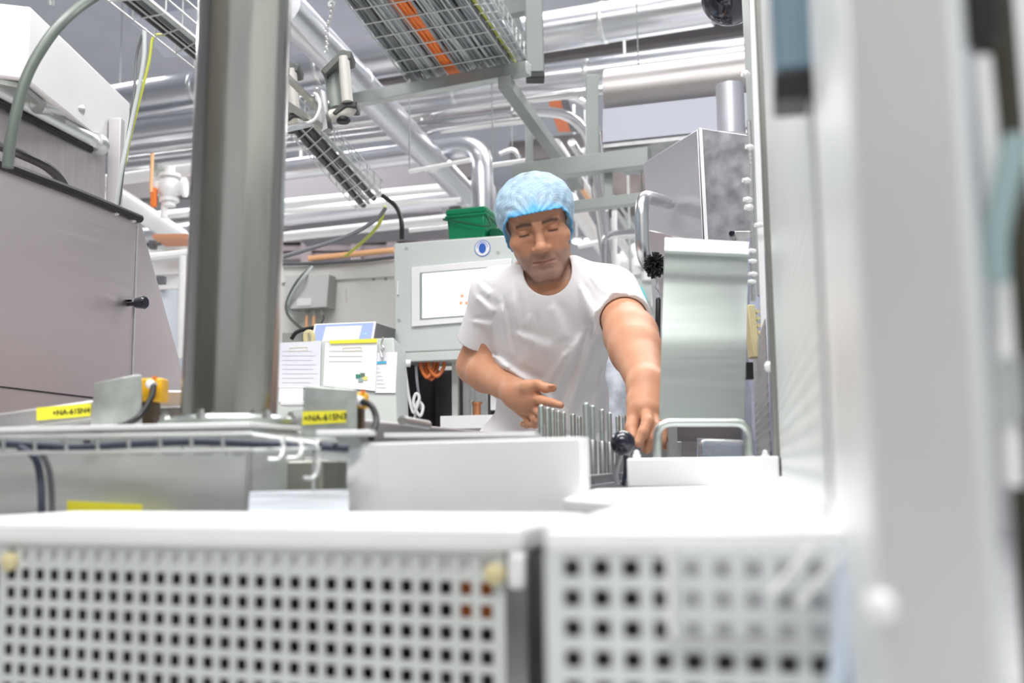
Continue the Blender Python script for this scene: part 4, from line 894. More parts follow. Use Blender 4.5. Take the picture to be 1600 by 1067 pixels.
MB().tube(smooth_path([P(455, 530, 3.4), P(465, 518, 3.4), P(490, 512, 3.42), P(500, 512, 3.45)]), .007, 8).build('printer_cable', black, label='black cable curving into the back of the keypad terminal', cat='cable')
MB().tube(smooth_path([P(478, 534, 3.12), P(478, 522, 3.12), P(484, 519, 3.12), P(489, 524, 3.12), P(489, 534, 3.12)]), .008, 8).build('cable_loop', beige, label='beige cable loop beside the keypad terminal', cat='cable')

# document board with paper sheets
db = thing('document_board', 'pale slanted document board hung with paper sheets behind the yellow tag', 'board', P(520, 690, 3.0))
d0, d1, d2, d3 = P(410, 536, 3.05), P(615, 527, 3.0), P(623, 700, 2.95), P(410, 700, 3.0)
dn = (d1 - d0).cross(d3 - d0).normalized(); dn = dn if dn.y < 0 else -dn
MB().prism([d0, d1, d2, d3], -dn * .15).build('board', palegreen, db, bevel=.004)
for qq in (d3, d2):
    qq = qq - dn * .08 + (V(.03, 0, 0) if qq is d3 else V(-.03, 0, 0)); MB().pbox(V(qq.x - .02, qq.y - .02, 0), V(.04, 0, 0), V(0, .04, 0), Z * (qq.z + .02)).build('leg', galv, db)
def ond(px, py, off):
    d = ray(px, py); t = ((d0 - CAM).dot(dn) + off) / d.dot(dn); return CAM + d * t
def sheet(nm, poly, mt, off, label=None, cat=None, parent=None, group=None):
    return MB().prism([ond(x, y, off) for x, y in poly], dn * .001).build(nm, mt, parent, label=label, cat=cat, group=group)
s_a = sheet('paper_sheet', [(436, 536), (502, 534), (500, 606), (434, 606)], paper_l, .004, 'lilac white paper sheet hung on the document board next to the column', 'paper sheet')
s_b = sheet('paper_sheet', [(508, 535), (590, 533), (587, 611), (505, 603)], paper, .006, 'paper sheet with small colour picture in the middle of the document board', 'paper sheet')
s_c = sheet('paper_sheet', [(588, 551), (621, 550), (618, 614), (586, 614)], paper, .003, 'narrow paper strip with blue heading at the edge of the document board', 'paper sheet')
s_d = sheet('paper_sheet', [(436, 606), (474, 606), (474, 630), (435, 628)], paper, .003, 'small white paper low on the document board next to the column', 'paper sheet')
sheet('yellow_strip', [(514, 532), (589, 529), (589, 535), (516, 537)], yellow, .011, 'yellow edge strip on the top of the document board', 'label')
for par, rows_, x0, x1 in ((s_a, range(548, 602, 7), 441, 495), (s_b, (548, 556, 564), 514, 575), (s_c, range(575, 608, 6), 589, 603)):
    o_f = .0055 if par is s_a else .0075 if par is s_b else .0045
    b = MB()
    for y in rows_: b.prism([ond(x0, y, o_f), ond(x1 - (y * 7 % 11), y, o_f), ond(x1 - (y * 7 % 11), y + 1.1, o_f), ond(x0, y + 1.1, o_f)], dn * .0004)
    b.build('print_lines', ink_f, par)
sheet('blue_heading', [(588, 565), (604, 564), (604, 568), (588, 569)], M('cyan_print', (.08, .5, .75), .5), .0047, parent=s_c)
for (x, y, c_) in ((559, 588, (.05, .25, .2)), (566, 586, (.12, .2, .15)), (570, 591, (.75, .75, .25)), (563, 594, (.3, .42, .4))):
    sheet('picture_patch', [(x - 3, y - 3), (x + 4, y - 3), (x + 4, y + 3), (x - 3, y + 3)], M('patch_%d' % x, c_, .6), .0078, parent=s_b)
for (x, lb, pr) in ((466, 'slot_frame', s_a), (550, 'slot_frame', s_b)):
    b = MB(); o = .0055 if pr is s_a else .0075
    for (xa, ya, xb, yb_) in ((x - 14, 544, x + 14, 542.6), (x - 14, 549, x + 14, 547.6), (x - 14, 544, x - 14, 549), (x + 14, 543, x + 14, 548)): b.tube([ond(xa, ya, o), ond(xb, yb_, o)], .0008, 6)
    b.build(lb, beige, pr)
cp = thing('key_clip', 'small steel clip hanging on the edge of the document board', 'clip', ond(597, 558, .02))
MB().tube(smooth_path([ond(599, 527, .02), ond(596, 538, .02), ond(600, 545, .02), ond(595, 548, .02), ond(597, 558, .02)]), .003, 8).build('clip_wire', steel, cp)
MB().pbox(ond(594, 546, .018), V(.009, 0, 0), V(0, .006, 0), -Z * .022).build('clip_body', white_p, cp, bevel=.001)
MB().pbox(P(437, 627, 2.9), V(.075, 0, 0), V(0, .08, 0), -Z * .012).build('white_tray', white_p, label='white plastic tray low on the document board behind the bracket', cat='tray', bevel=.003)

# ------------------------------------------------------------------ control cabinet on the right with grab handle
w2 = V(.30, 1, 0).normalized()
k0 = P(1094, 200, 2.75); k_l = P(1005, 252, 2.95)
kc = thing('control_cabinet', 'brushed steel control cabinet with big grab handle behind the splash panel', 'cabinet', P(1080, 600, 3.0))
bot = 640
MB().prism([P(1005, 254, 3.1), P(1090, 201, 2.78), P(1112, bot, 2.78), P(1030, bot, 3.1)], V(0.07, 0.16, 0)).build('side_face', M('pale_lilac_steel', (0.66, 0.64, 0.68), .42, .8, brush=(4, 4, 40)), kc, bevel=.004)
MB().prism([P(1090, 203, 2.79), P(1096, 203, 2.79), P(1120, bot, 2.79), P(1110, bot, 2.79)], V(0.0, 0.1, 0)).build('door_gap', black, kc)
MB().prism([P(1094, 199, 2.74), P(1172, 210, 2.66), P(1195, bot, 2.66), P(1118, bot, 2.74)], V(0.02, 0.3, 0)).build('door', M('mottled_steel', (0.46, 0.45, 0.48), .42, .8, scale=25, var=.3), kc, bevel=.004)
MB().prism([P(1092, 199, 2.735), P(1097, 199.6, 2.735), P(1121, bot, 2.735), P(1115, bot, 2.735)], V(0, .004, 0)).build('door_edge', white_p, kc)
MB().tube(round_path([P(1046, 318, 2.92), P(1030, 313, 2.62), P(1002, 306, 2.5), P(1004, 402, 2.5), P(1022, 424, 2.56), P(1046, 428, 2.9)], .05, 10), .0168, 20).build('grab_handle', M('smooth_steel', (.66,.67,.68), .28, 1, scale=2, rv=.02), kc)
MB().prism([P(1060, 372, 2.66), P(1012, 360, 2.74), P(1016, 384, 2.74), P(1034, 470, 2.70), P(1060, 470, 2.66)], V(0.02, .006, 0)).build('side_skirt', steel_l, kc)
sbx = thing('switch_box', 'small grey switch box on the cabinet door above the splash panel', 'box', P(1155, 372, 2.6))
MB().prism([P(1147, 360, 2.58), P(1190, 360, 2.56), P(1192, 400, 2.56), P(1149, 400, 2.58)], V(0, .06, 0)).build('box', steel_d, sbx, bevel=.003)
MB().lathe(P(1145, 366, 2.57), V(-.5, -1, 0), [(0, .006), (.01, .008), (.014, .006)], 12).build('button', black_g, sbx)
# black scrub brush hung on handle
br_t = thing('scrub_brush', 'black tufted scrub pad hooked on the grab handle', 'brush', P(1022, 418, 2.46))
random.seed(21); b = MB(); cbr = P(1023, 413, 2.455)
for k in range(230):
    d = V(random.gauss(0, 1), random.gauss(0, 1), random.gauss(0, 1)).normalized()
    e_ = V(d.x * .026, d.y * .026, d.z * .030)
    b.tube([cbr + e_ * .35, cbr + e_ * random.uniform(.9, 1.12) + V(0, 0, -.002)], [.0024, .0016], 5)
b.build('tufts', black, br_t)
pn = thing('hanging_tool', 'slim black tool hanging by a wire loop under the scrub pad', 'tool', P(1028, 540, 2.45))
MB().tube(smooth_path([P(1024, 430, 2.45), P(1026, 440, 2.45), P(1024, 448, 2.45), P(1028, 455, 2.45)]), .0014, 8).build('hook_wire', steel_d, pn)
MB().tube([P(1028, 452, 2.45), P(1024, 462, 2.45), P(1028, 466, 2.45), P(1032, 462, 2.45), P(1028, 452, 2.45)], .0012, 8).build('loop', steel_d, pn)
MB().tube([P(1028, 465, 2.45), P(1028.5, 468, 2.45), P(1028, 500, 2.45), P(1028, 520, 2.45), P(1029, 532, 2.45), P(1030, 541, 2.45)], [.004, .0062, .0062, .0056, .0048, .002], 12).build('barrel', black, pn)

# bolted frame strip and hoses between splash panel and side guard
fs = thing('bolted_frame', 'narrow steel frame strip with bolts beside the control cabinet', 'frame', P(1180, 700, 1.9))
MB().prism([P(1157, -40, 2.0), P(1168, -40, 2.0), P(1192, 460, 2.0), P(1182, 460, 2.0)], V(.01, .03, 0)).build('strip', M('strip_grey', (.5, .52, .50), .4, .7), fs)
MB().prism([P(1170, -40, 1.9), P(1179, -40, 1.9), P(1205, 700, 1.9), P(1196, 700, 1.9)], V(.004, .02, 0)).build('strip', white_st, fs)
MB().tube([P(1170, 188, 1.95), P(1174, 260, 1.95), P(1177, 470, 1.95)], .0045, 8).build('rod', steel, fs)
for x, y, s in ((1167, 116, 1.3), (1173, 230, 1.), (1168, 282, 1.), (1170, 312, 1.), (1172, 324, 1.2), (1187, 352, 1.), (1176, 392, .8), (1177, 408, .8), (1178, 428, .8), (1176, 440, .8)):
    MB().lathe(P(x, y, 1.88), V(-1, -.25, 0), [(-.006, .003), (0, .0055 * s), (.004, .0055 * s), (.005, .004 * s), (.010, .004 * s)], 10).build('bolt', white_st, fs)
MB().tube(smooth_path([P(1176, 372, 2.3), P(1184, 430, 2.3), P(1180, 520, 2.3), P(1184, 620, 2.3), P(1186, 720, 2.3)]), .016, 12).build('clear_hose', bluepl, label='bluish clear hose hanging beside the splash panel', cat='hose')
MB().prism([P(1160, 400, 2.45), P(1215, 400, 2.45), P(1215, 745, 2.45), P(1160, 745, 2.45)], V(0, .02, 0)).build('back_sheet', M('bluish_sheet', (.44, .46, .56), .35, .8, scale=10, var=.25), label='bluish steel back sheet between splash panel and side guard', cat='panel')
yb_ = thing('toothed_bar', 'beige toothed plastic bar between splash panel and side guard', 'bar', P(1182, 558, 2.0))
b = MB(); b.prism([P(1168, 476, 2.0), P(1180, 476, 2.0), P(1188, 558, 2.0), P(1176, 558, 2.0)], V(0, .04, 0))
b.build('bar', beige, yb_, bevel=.002)
for k in range(7):
    MB().lathe(P(1184 + k * 1.1, 486 + 11 * k, 2.0), V(0, 1, 0), [(0, .004), (.04, .004)], 10).build('tooth', beige, yb_)
MB().pbox(P(1166, 566, 2.0), V(.013, 0, 0), V(0, .02, 0), -Z * .032).build('black_clip', black, label='small black clip below the beige toothed bar', cat='clip')
fg = thing('fine_guard', 'finely perforated far guard sheet behind the end of the side guard', 'machine guard', P(1195, 740, 2.0))
b = MB(); fo = P(1205, 738, 1.66)
b.perf(fo, (P(1180, 735, 2.4) - fo).normalized(), Z, 50, 16, .0152, .0075, V(.0015, 0, 0)); b.build('perforated_panel', M('dim_guard', (.52, .52, .52), .4, .6), fg)

# ------------------------------------------------------------------ hall depth: racks, lamps, distant machines
rk = thing('distant_rack', 'plum grey steel rack deep in the hall above the cream housing', 'rack', V(-1.5, 9.5, 0))
zt_ = P(500, 362, 9.5).z
for px in (400, 470, 548, 604, 684, 760):
    q = P(px, 400, 9.4); MB().pbox(V(q.x, q.y, 0), V(.09, 0, 0), V(0, .09, 0), Z * (zt_ + .1)).build('upright', plum, rk)
for py in (352, 372, 386, 398):
    q = P(180, py, 9.5); q2 = P(800, py - 5, 9.5); MB().prism([q, q2, q2 - Z * .05, q - Z * .05], V(0, .3, 0)).build('shelf_beam', plum, rk)
MB().prism([P(440, 338, 9.9), P(700, 318, 9.9), P(700, 345, 9.9), P(440, 362, 9.9)], V(0, .05, 0)).build('corrugated_sheet', M('corrugated_grey', (.52, .52, .56), .5, .3, brush=(60, 1, 1), bump=.3), rk)
for k, (x, y, w) in enumerate(((901, 377, 13), (920, 376, 15))):
    q = P(x - w / 2 * 1.0, y + 3, 9.0)
    t = thing('ceiling_lamp', ('lit oval lamp far off in the hall, next to the hairnet', 'lit oval lamp far off in the hall, farther from the hairnet')[k], 'lamp', q)
    MB().prism([q + V(.09 * (i > 5) + .035 * math.cos(i * math.pi / 6 - math.pi / 2), 0, .018 + .018 * math.sin(i * math.pi / 6 - math.pi / 2)) if False else q + V(.0 + .04 * math.cos(i * math.pi / 6), 0, .018 * math.sin(i * math.pi / 6)) + V(.04, 0, .018) for i in range(12)], V(0, .03, 0)).build('diffuser', lamp_on, t)
    MB().pbox(q + V(-.005, .02, .034), V(.09, 0, 0), V(0, .05, 0), Z * .02).build('housing', grey_cb, t)
    MB().tube([q + V(.04, .04, .05), q + V(.04, .04, .05) + Z * 1.2], .006, 6).build('cord', white_p, t)
# bright distant machinery behind the shoulder
random.seed(9)
dm2 = thing('distant_machine', 'pale filling machine with domes far behind the shoulder', 'machine', V(1.35, 8.2, 0))
q = P(960, 436, 8.0); MB().pbox(V(q.x, q.y, 0), V(.85, 0, 0), V(0, .8, 0), Z * q.z).build('machine_body', palegreen, dm2)
for x, y, r in ((985, 412, .09), (1004, 405, .11), (965, 420, .07), (1014, 425, .06)):
    MB().lathe(P(x, y + 14, 8.0), Z, [(0, r), (.12, r), (.12 + r * .6, r * .7), (.12 + r * .9, r * .1)], 16).build('dome', white_p, dm2)
for x, y in ((990, 470), (1005, 485), (1018, 478), (1000, 520), (1016, 540), (990, 560)):
    MB().pbox(P(x, y, 7.9), V(random.uniform(.03, .07), 0, 0), V(0, .05, 0), Z * random.uniform(.03, .09)).build('fixture', random.choice([white_p, steel_d, grey_cb, M('rust_red', (.5, .15, .08), .5)]), dm2)
hr_ = P(986, 452, 6.02)
MB().tube([hr_, V(hr_.x, hr_.y, 4.7)], .008, 8).build('hanging_rail', galv, label='slim hanging rail deep behind the rolled sleeve', cat='rail')
MB().tube(smooth_path([P(985, 452, 6), P(996, 452, 6), P(1003, 466, 6), P(1003, 480, 6)]), .028, 10).build('teal_bag', teal, label='teal cloth bundle hanging far behind the rolled sleeve', cat='cloth')
# steel vessel behind the worker's arm
sv = P(968, 700, 3.1)
MB().lathe(V(sv.x, sv.y, 0), Z, [(0, .085), (sv.z + .32, .085), (sv.z + .36, .06), (sv.z + .37, .03)], 24).build('steel_vessel', M('blotchy_steel', (.42, .45, .50), .5, .4, scale=30, var=.4), label='small blotchy steel vessel behind the worker beneath his reaching arm', cat='vessel')
# valve cluster between hood and column
vc = thing('valve_cluster', 'white valve with orange handle among pipes between hood and column', 'valve', P(262, 330, 4.6))
vb = P(264, 322, 4.6)
MB().lathe(vb, Z, [(0, .03), (.02, .03), (.021, .045), (.035, .045), (.036, .03), (.07, .05), (.10, .05), (.13, .03), (.131, .048), (.145, .048), (.146, .025), (.18, .022)], 20).build('valve_body', white_p, vc)
MB().lathe(vb + V(-.075, 0, .085), V(1, 0, 0), [(0, .045), (.014, .045), (.015, .03), (.135, .03), (.136, .045), (.15, .045)], 20).build('valve_port', white_p, vc)
MB().tube([P(262, 268, 4.6), P(256, 340, 4.6)], .016, 10).build('stem', white_p, vc)
MB().pbox(P(234, 322, 4.55), V(.024, 0, 0), V(0, .03, 0), Z * .085).build('orange_handle', orange, vc, bevel=.004)
MB().tube([P(236, 300, 4.55), P(238, 240, 4.55)], .008, 8).build('lever_rod', orange_l, vc)
MB().pbox(P(238, 372, 5.0), V(.17, 0, 0), V(0, .2, 0), Z * .02).build('orange_beam', M('dull_orange', (.7, .32, .18), .5), label='dull orange beam low between hood and column', cat='beam')
MB().pbox(P(232, 388, 5.1), V(.03, 0, 0), V(0, .04, 0), Z * .04).build('dark_motor', grey_cb2, label='small dark motor on the white cabinet between hood and column', cat='motor')

for nm in ('bent_tube', 'bent_tube.001', 'far_pipe', 'far_pipe.001', 'far_pipe.002', 'overhead_pipe.007'):
    o = bpy.data.objects.get(nm)
    if o is None: continue
    v = max(o.data.vertices, key=lambda q: q.co.z).co + WL[nm]
    MB().tube([v - Z * .008, V(v.x, v.y, 4.7)], .003, 6).build('hanger_rod', galv_d, o)
# ------------------------------------------------------------------ the worker
def nv(p): return np.array(tuple(p), dtype=np.float32)
def smin(a, b, k):
    h = np.clip(.5 + .5 * (b - a) / k, 0, 1); return b * (1 - h) + a * h - k * h * (1 - h)
def smax(a, b, k): return -smin(-a, -b, k)
def capsule(p, a, b, ra, rb):
    a, b = nv(a), nv(b); ba = b - a; L = float(ba @ ba) + 1e-12
    t = np.clip(((p - a) @ ba) / L, 0, 1); d = p - a - t[:, None] * ba
    return np.sqrt((d * d).sum(1)) - (ra + (rb - ra) * t)
def ell(p, c, r, R=None):
    q = p - nv(c)
    if R is not None: q = q @ R
    r = np.array(r, dtype=np.float32); k0 = np.sqrt(((q / r) ** 2).sum(1)); k1 = np.sqrt(((q / (r * r)) ** 2).sum(1)) + 1e-9
    return k0 * (k0 - 1) / k1
def surfnet(fun, lo, hi, h, cf=4, name=''):
    """surface nets on a narrow band: coarse pass, then fine samples near the surface; returns verts, quads"""
    lo = np.array(lo, dtype=np.float32); n = [int(math.ceil((hi[i] - lo[i]) / (h * cf))) for i in range(3)]
    H = h * cf
    g = np.stack(np.meshgrid(*[np.arange(n[i], dtype=np.float32) for i in range(3)], indexing='ij'), -1).reshape(-1, 3)
    ctr = lo + (g + .5 * (1 - 1 / cf)) * H
    def ev(pts):
        return np.concatenate([fun(pts[i:i + 250000]) for i in range(0, len(pts), 250000)])
    Fc = ev(ctr).reshape(n)
    N = [x * cf for x in n]
    Ff = np.repeat(np.repeat(np.repeat(Fc, cf, 0), cf, 1), cf, 2).astype(np.float32)
    act = np.argwhere(np.abs(Fc) < H * 1.9)
    off = np.stack(np.meshgrid(*[np.arange(cf)] * 3, indexing='ij'), -1).reshape(-1, 3)
    idx = (act[:, None, :] * cf + off[None]).reshape(-1, 3)
    vals = ev((lo + idx.astype(np.float32) * h).astype(np.float32))
    Ff[idx[:, 0], idx[:, 1], idx[:, 2]] = vals
    S = Ff < 0
    c = [S[i:N[0] - 1 + i, j:N[1] - 1 + j, k:N[2] - 1 + k] for i in (0, 1) for j in (0, 1) for k in (0, 1)]
    al = c[0].copy(); an = c[0].copy()
    for x in c[1:]: al &= x; an |= x
    cell = np.argwhere(an & ~al)
    ids = np.full([x - 1 for x in N], -1, dtype=np.int32); ids[cell[:, 0], cell[:, 1], cell[:, 2]] = np.arange(len(cell))
    acc = np.zeros((len(cell), 3)); cnt = np.zeros(len(cell))
    for ax in range(3):
        o1, o2 = [a for a in range(3) if a != ax]
        for i in (0, 1):
            for j in (0, 1):
                A = cell.copy(); A[:, o1] += i; A[:, o2] += j; B = A.copy(); B[:, ax] += 1
                fa = Ff[A[:, 0], A[:, 1], A[:, 2]]; fb = Ff[B[:, 0], B[:, 1], B[:, 2]]
                m_ = (fa < 0) != (fb < 0); t = fa[m_] / (fa[m_] - fb[m_])
                pt_ = (A[m_] - cell[m_]).astype(float); pt_[:, ax] += t; acc[m_] += pt_; cnt[m_] += 1
    vs = lo + (cell + acc / cnt[:, None]) * h
    quads = []
    for ax in range(3):
        o1, o2 = [(1, 2), (2, 0), (0, 1)][ax]
        sl = [slice(1, -1)] * 3; sl[ax] = slice(0, N[ax] - 1)
        sb = list(sl); sb[ax] = slice(1, N[ax])
        a = S[tuple(sl)]; b = S[tuple(sb)]
        e = np.argwhere(a != b)
        if not len(e): continue
        flip = ~a[e[:, 0], e[:, 1], e[:, 2]]
        e = e + 1; e[:, ax] -= 1
        def cid(d1, d2):
            q = e.copy(); q[:, o1] -= d1; q[:, o2] -= d2; return ids[q[:, 0], q[:, 1], q[:, 2]]
        q = np.stack([cid(1, 1), cid(0, 1), cid(0, 0), cid(1, 0)], 1)
        q[flip] = q[flip][:, ::-1]; quads.append(q)
    quads = np.concatenate(quads); quads = quads[(quads >= 0).all(1)]
    return vs, quads
def keep_big(vs, qs):
    """drop tiny loose islands"""
    par = np.arange(len(vs))
    for _ in range(200):
        old = par.copy(); mn = par[qs].min(1)
        for k in range(4):
            np.minimum.at(par, par[qs[:, k]], mn); np.minimum.at(par, qs[:, k], mn)
        par = par[par]; par = par[par]
        if (par == old).all(): break
    u, inv, cn = np.unique(par, return_inverse=True, return_counts=True)
    big = cn[inv] == cn.max() if True else None
    mapv = np.cumsum(big) - 1
    ok = big[qs[:, 0]]
    return vs[big], mapv[qs[ok]]
def net_mesh(name, vs, qs, mat, parent, masks=None, smooth_it=0):
    if smooth_it:
        for _ in range(smooth_it):
            s = np.zeros_like(vs); c = np.zeros(len(vs))
            for k in range(4):
                for d in (1, 3):
                    np.add.at(s, qs[:, k], vs[qs[:, (k + d) % 4]]); np.add.at(c, qs[:, k], 1)
            vs = vs * .5 + .5 * s / np.maximum(c, 1)[:, None]
    c = vs.mean(0); me = bpy.data.meshes.new(name)
    me.from_pydata((vs - c).tolist(), [], qs.tolist()); me.update()
    me.polygons.foreach_set('use_smooth', [True] * len(me.polygons))
    if masks is not None:
        at = me.color_attributes.new('mask', 'FLOAT_COLOR', 'POINT')
        col = np.zeros((len(vs), 4), dtype=np.float32); col[:, 3] = 1
        for i, mm in enumerate(masks(vs.astype(np.float32))): col[:, i] = mm
        at.data.foreach_set('color', col.ravel())
    return link(name, me, mat, parent, Vector(c))

# --- head frame
HCN = P(840, 352, 2.42)                     # head centre, between the ears
def rot(ax, a): return np.array(Matrix.Rotation(a, 3, ax), dtype=np.float64)
base = np.array([[1, 0, 0], [0, -1, 0], [0, 0, 1]], dtype=float).T    # local x -> +X, y -> -Y, z -> Z (mirrored, harmless)
Hm = rot('Y', math.radians(-10.0)) @ rot('Z', math.radians(-4.5)) @ rot('X', math.radians(21)) @ base
HR = Hm.astype(np.float32)                  # columns: head axes in the world; local = (p - c) @ HR
HS = 1.0
def hl2(p):
    q = (p - nv(HCN)) @ HR
    q[:, 2] = np.where(q[:, 2] < -.02, -.02 + (q[:, 2] + .02) * 1.10, q[:, 2]); return q
def hw_(x, y, z): return nv(HCN) + HR @ np.array((x, y, z), dtype=np.float32) * HS
def L(x, y, z): return np.array((x, y, z), dtype=np.float32)
def head_sdf(p):
    q = hl2(p)
    s = q.copy(); s[:, 0] = np.abs(s[:, 0])
    d = ell(q, L(0, -.018, .038), (.075, .097, .080))
    d = smin(d, ell(q, L(0, .030, -.030), (.0590, .062, .086)), .03)
    d = smin(d, capsule(s, L(.048, .0, -.060), L(.020, .072, -.104), .018, .016), .03)           # jaw line
    d = smin(d, capsule(q, L(-.012, .082, -.106), L(.012, .082, -.106), .0165, .0165), .02)       # chin
    d = smin(d, ell(s, L(.047, .058, -.024), (.024, .026, .022)), .022)                            # cheekbone
    d = smin(d, ell(s, L(.031, .064, -.056), (.019, .020, .026)), .025)                            # cheek
    d = smin(d, ell(q, L(0, .061, .046), (.056, .026, .032)), .03)                                 # forehead
    d = smax(d, -ell(s, L(.0320, .105, .003), (.021, .020, .0135)), .014)                         # eye sockets
    d = smin(d, capsule(s, L(.012, .090, .0165), L(.046, .078, .0185), .0075, .0065), .014)        # brow ridge
    d = smin(d, ell(s, L(.0322, .0745, .002), (.0140, .0135, .0115)), .003)                      # lidded eyes
    d = smax(d, -capsule(s, L(.022, .0905, -.0045), L(.043, .0855, -.0055), .0014, .0014), .0025)  # lid slit
    d = smax(d, -capsule(s, L(.021, .0895, .0105), L(.045, .0835, .0095), .0012, .0012), .004)     # lid crease
    d = smin(d, capsule(s, L(.022, .085, -.015), L(.040, .078, -.017), .004, .004), .010)          # bag under eye
    n = capsule(q, L(0, .090, .012), L(0, .111, -.030), .0085, .0115)
    n = smin(n, ell(q, L(0, .116, -.038), (.0135, .0125, .0115)), .010)
    n = smin(n, ell(s, L(.0155, .103, -.0405), (.0085, .012, .0090)), .007)
    n = smax(n, -ell(s, L(.0085, .110, -.0515), (.0042, .006, .0042)), .003)
    d = smin(d, n, .009)
    d = smin(d, ell(q, L(0, .082, -.073), (.030, .018, .026)), .018)                               # muzzle
    d = smax(d, -capsule(s, L(.020, .1015, -.046), L(.036, .086, -.080), .0022, .002), .010)       # nasolabial fold
    up = capsule(s, L(0, .0985, -.0680), L(.025, .0880, -.0725), .0048, .0022)
    lo = capsule(s, L(0, .0970, -.0790), L(.022, .0880, -.0755), .0058, .0025)
    d = smin(d, up, .004); d = smin(d, lo, .004)
    d = smax(d, -capsule(s, L(0, .1050, -.0735), L(.026, .0925, -.0745), .0020, .0016), .006)      # mouth line
    d = smax(d, -capsule(q, L(-.010, .1000, -.0900), L(.010, .1000, -.0900), .003, .003), .010)    # under lip
    d = smin(d, ell(s, L(.073, -.006, -.012), (.007, .016, .028)), .006)                           # ears
    for z, am in ((.040, .0008), (.052, .0008)):                                                   # forehead lines
        d = smax(d, -capsule(q, L(-.034, .0945, z), L(.034, .0945, z), .0008, .0008), .003)
    return d * HS
def face_masks(p):
    q = hl2(p); s = np.abs(q[:, 0]); x, y, z = q[:, 0], q[:, 1], q[:, 2]
    near = (np.abs(x) < .1) & (y > -.02) & (z > -.14) & (z < .16)
    g = lambda v, w: np.exp(-(v / w) ** 2)
    lips = g(z + .0745, .0058) * np.clip((.027 - s) / .006, 0, 1) * (y > .083) * .7
    zc = -.070 - .05 * np.clip(s - .02, 0, 1)
    st = (np.clip((-.048 - z) / .012, 0, 1)) * np.clip((y - .012) / .03, 0, 1) * np.clip((.078 - s) / .01, 0, 1) * np.clip((z + .155) / .03, 0, 1)
    st = np.maximum(st, g(z + .056, .008) * (s < .03) * (y > .08))
    st = st * (1 - .8 * lips)
    bz = .0175 + .10 * (s - .012) * (s < .032) + (.0020 - .22 * (s - .032)) * (s >= .032)
    brow = g(z - bz - .001, .0056 + .03 * np.clip(.03 - s, 0, .02) * .1) * np.clip((s - .009) / .004, 0, 1) * np.clip((.053 - s) / .006, 0, 1) * (y > .05)
    lash = g(z + .0050 + .05 * (s - .03) , .0026) * np.clip((s - .0195) / .003, 0, 1) * np.clip((.0465 - s) / .003, 0, 1) * (y > .05)
    red = g(z + .03, .02) * g(s - .048, .018) * (y > .03) * .6 + g(z + .040, .012) * (s < .02) * (y > .1) * .8
    ml = .55 * g(z + .0738 + .05 * np.clip(s - .015, 0, 1), .0016) * np.clip((.029 - s) / .006, 0, 1) * (y > .08)
    inner = .28 * g(z - .008, .007) * g(s - .017, .006) * (y > .06)  # shade at the inner eye corners, painted dark
    dark_ = np.clip(np.maximum(np.maximum(brow, lash), np.maximum(ml, inner)), 0, 1) * near
    return np.clip(lips, 0, 1) * near, np.clip(st, 0, 1) * near, dark_

# --- joints
RSh, LSh = P(777, 460, 2.60), P(957, 460, 2.44)
REl, RWr = P(742, 572, 2.70), P(806, 613, 2.47)
LEl, LWr = P(986, 524, 2.21), P(1011, 604, 2.00)
NK0, NK1 = Vector(hw_(0, -.035, -.05)), P(862, 436, 2.52)
CH, WA, PE = P(864, 500, 2.52), P(860, 615, 2.62), P(852, 700, 2.68)
def frame(xa, up):
    x = Vector(xa).normalized(); z = (Vector(up) - x * x.dot(Vector(up))).normalized(); y = z.cross(x)
    return np.array(Matrix((x, y, z)).transposed(), dtype=np.float32)
FC = frame(LSh - RSh, P(862, 430, 2.50) - WA)
FP = frame(V(1, -.25, 0), P(862, 430, 2.52) - PE)
def finger(p, pts, rs, k=.004):
    d = None
    for i in range(len(pts) - 1):
        c = capsule(p, pts[i], pts[i + 1], rs[i], rs[i + 1]); d = c if d is None else smin(d, c, k)
    return d
def torso_sdf(p, g=0.0):
    d = ell(p, CH, (.150 + g, .108 + g, .165 + g), FC)
    d = smin(d, ell(p, WA, (.140 + g, .105 + g, .16 + g), FP), .06)
    d = smin(d, ell(p, PE, (.158 + g, .118 + g, .13 + g), FP), .06)
    d = smin(d, capsule(p, NK1 + V(0, .01, -.03), RSh + V(.02, 0, -.01), .060 + g, .052 + g), .05)
    d = smin(d, capsule(p, NK1 + V(0, .01, -.03), LSh + V(-.02, 0, -.01), .058 + g, .052 + g), .05)
    d = smin(d, ell(p, CH + V(-.055, -.055, .045), (.085 + g, .05 + g, .065 + g), FC), .04)     # chest
    d = smin(d, ell(p, CH + V(.065, -.085, .045), (.085 + g, .05 + g, .065 + g), FC), .04)
    return d
def arms_sdf(p):
    d1 = capsule(p, RSh, REl, .052, .043)
    d1 = smin(d1, ell(p, RSh.lerp(REl, .45) + V(0, -.012, 0), (.044, .045, .085)), .02)
    mid = REl.lerp(RWr, .30)
    f = smin(capsule(p, REl, mid, .043, .045), capsule(p, mid, RWr, .045, .0295), .02)
    d1 = smin(d1, f, .025)
    d2 = capsule(p, LSh, LEl, .053, .049)
    mid = LEl.lerp(LWr, .30)
    f = smin(capsule(p, LEl, mid, .049, .051), capsule(p, mid, LWr, .051, .0345), .02)
    d2 = smin(d2, f, .04)
    return np.minimum(d1, d2)
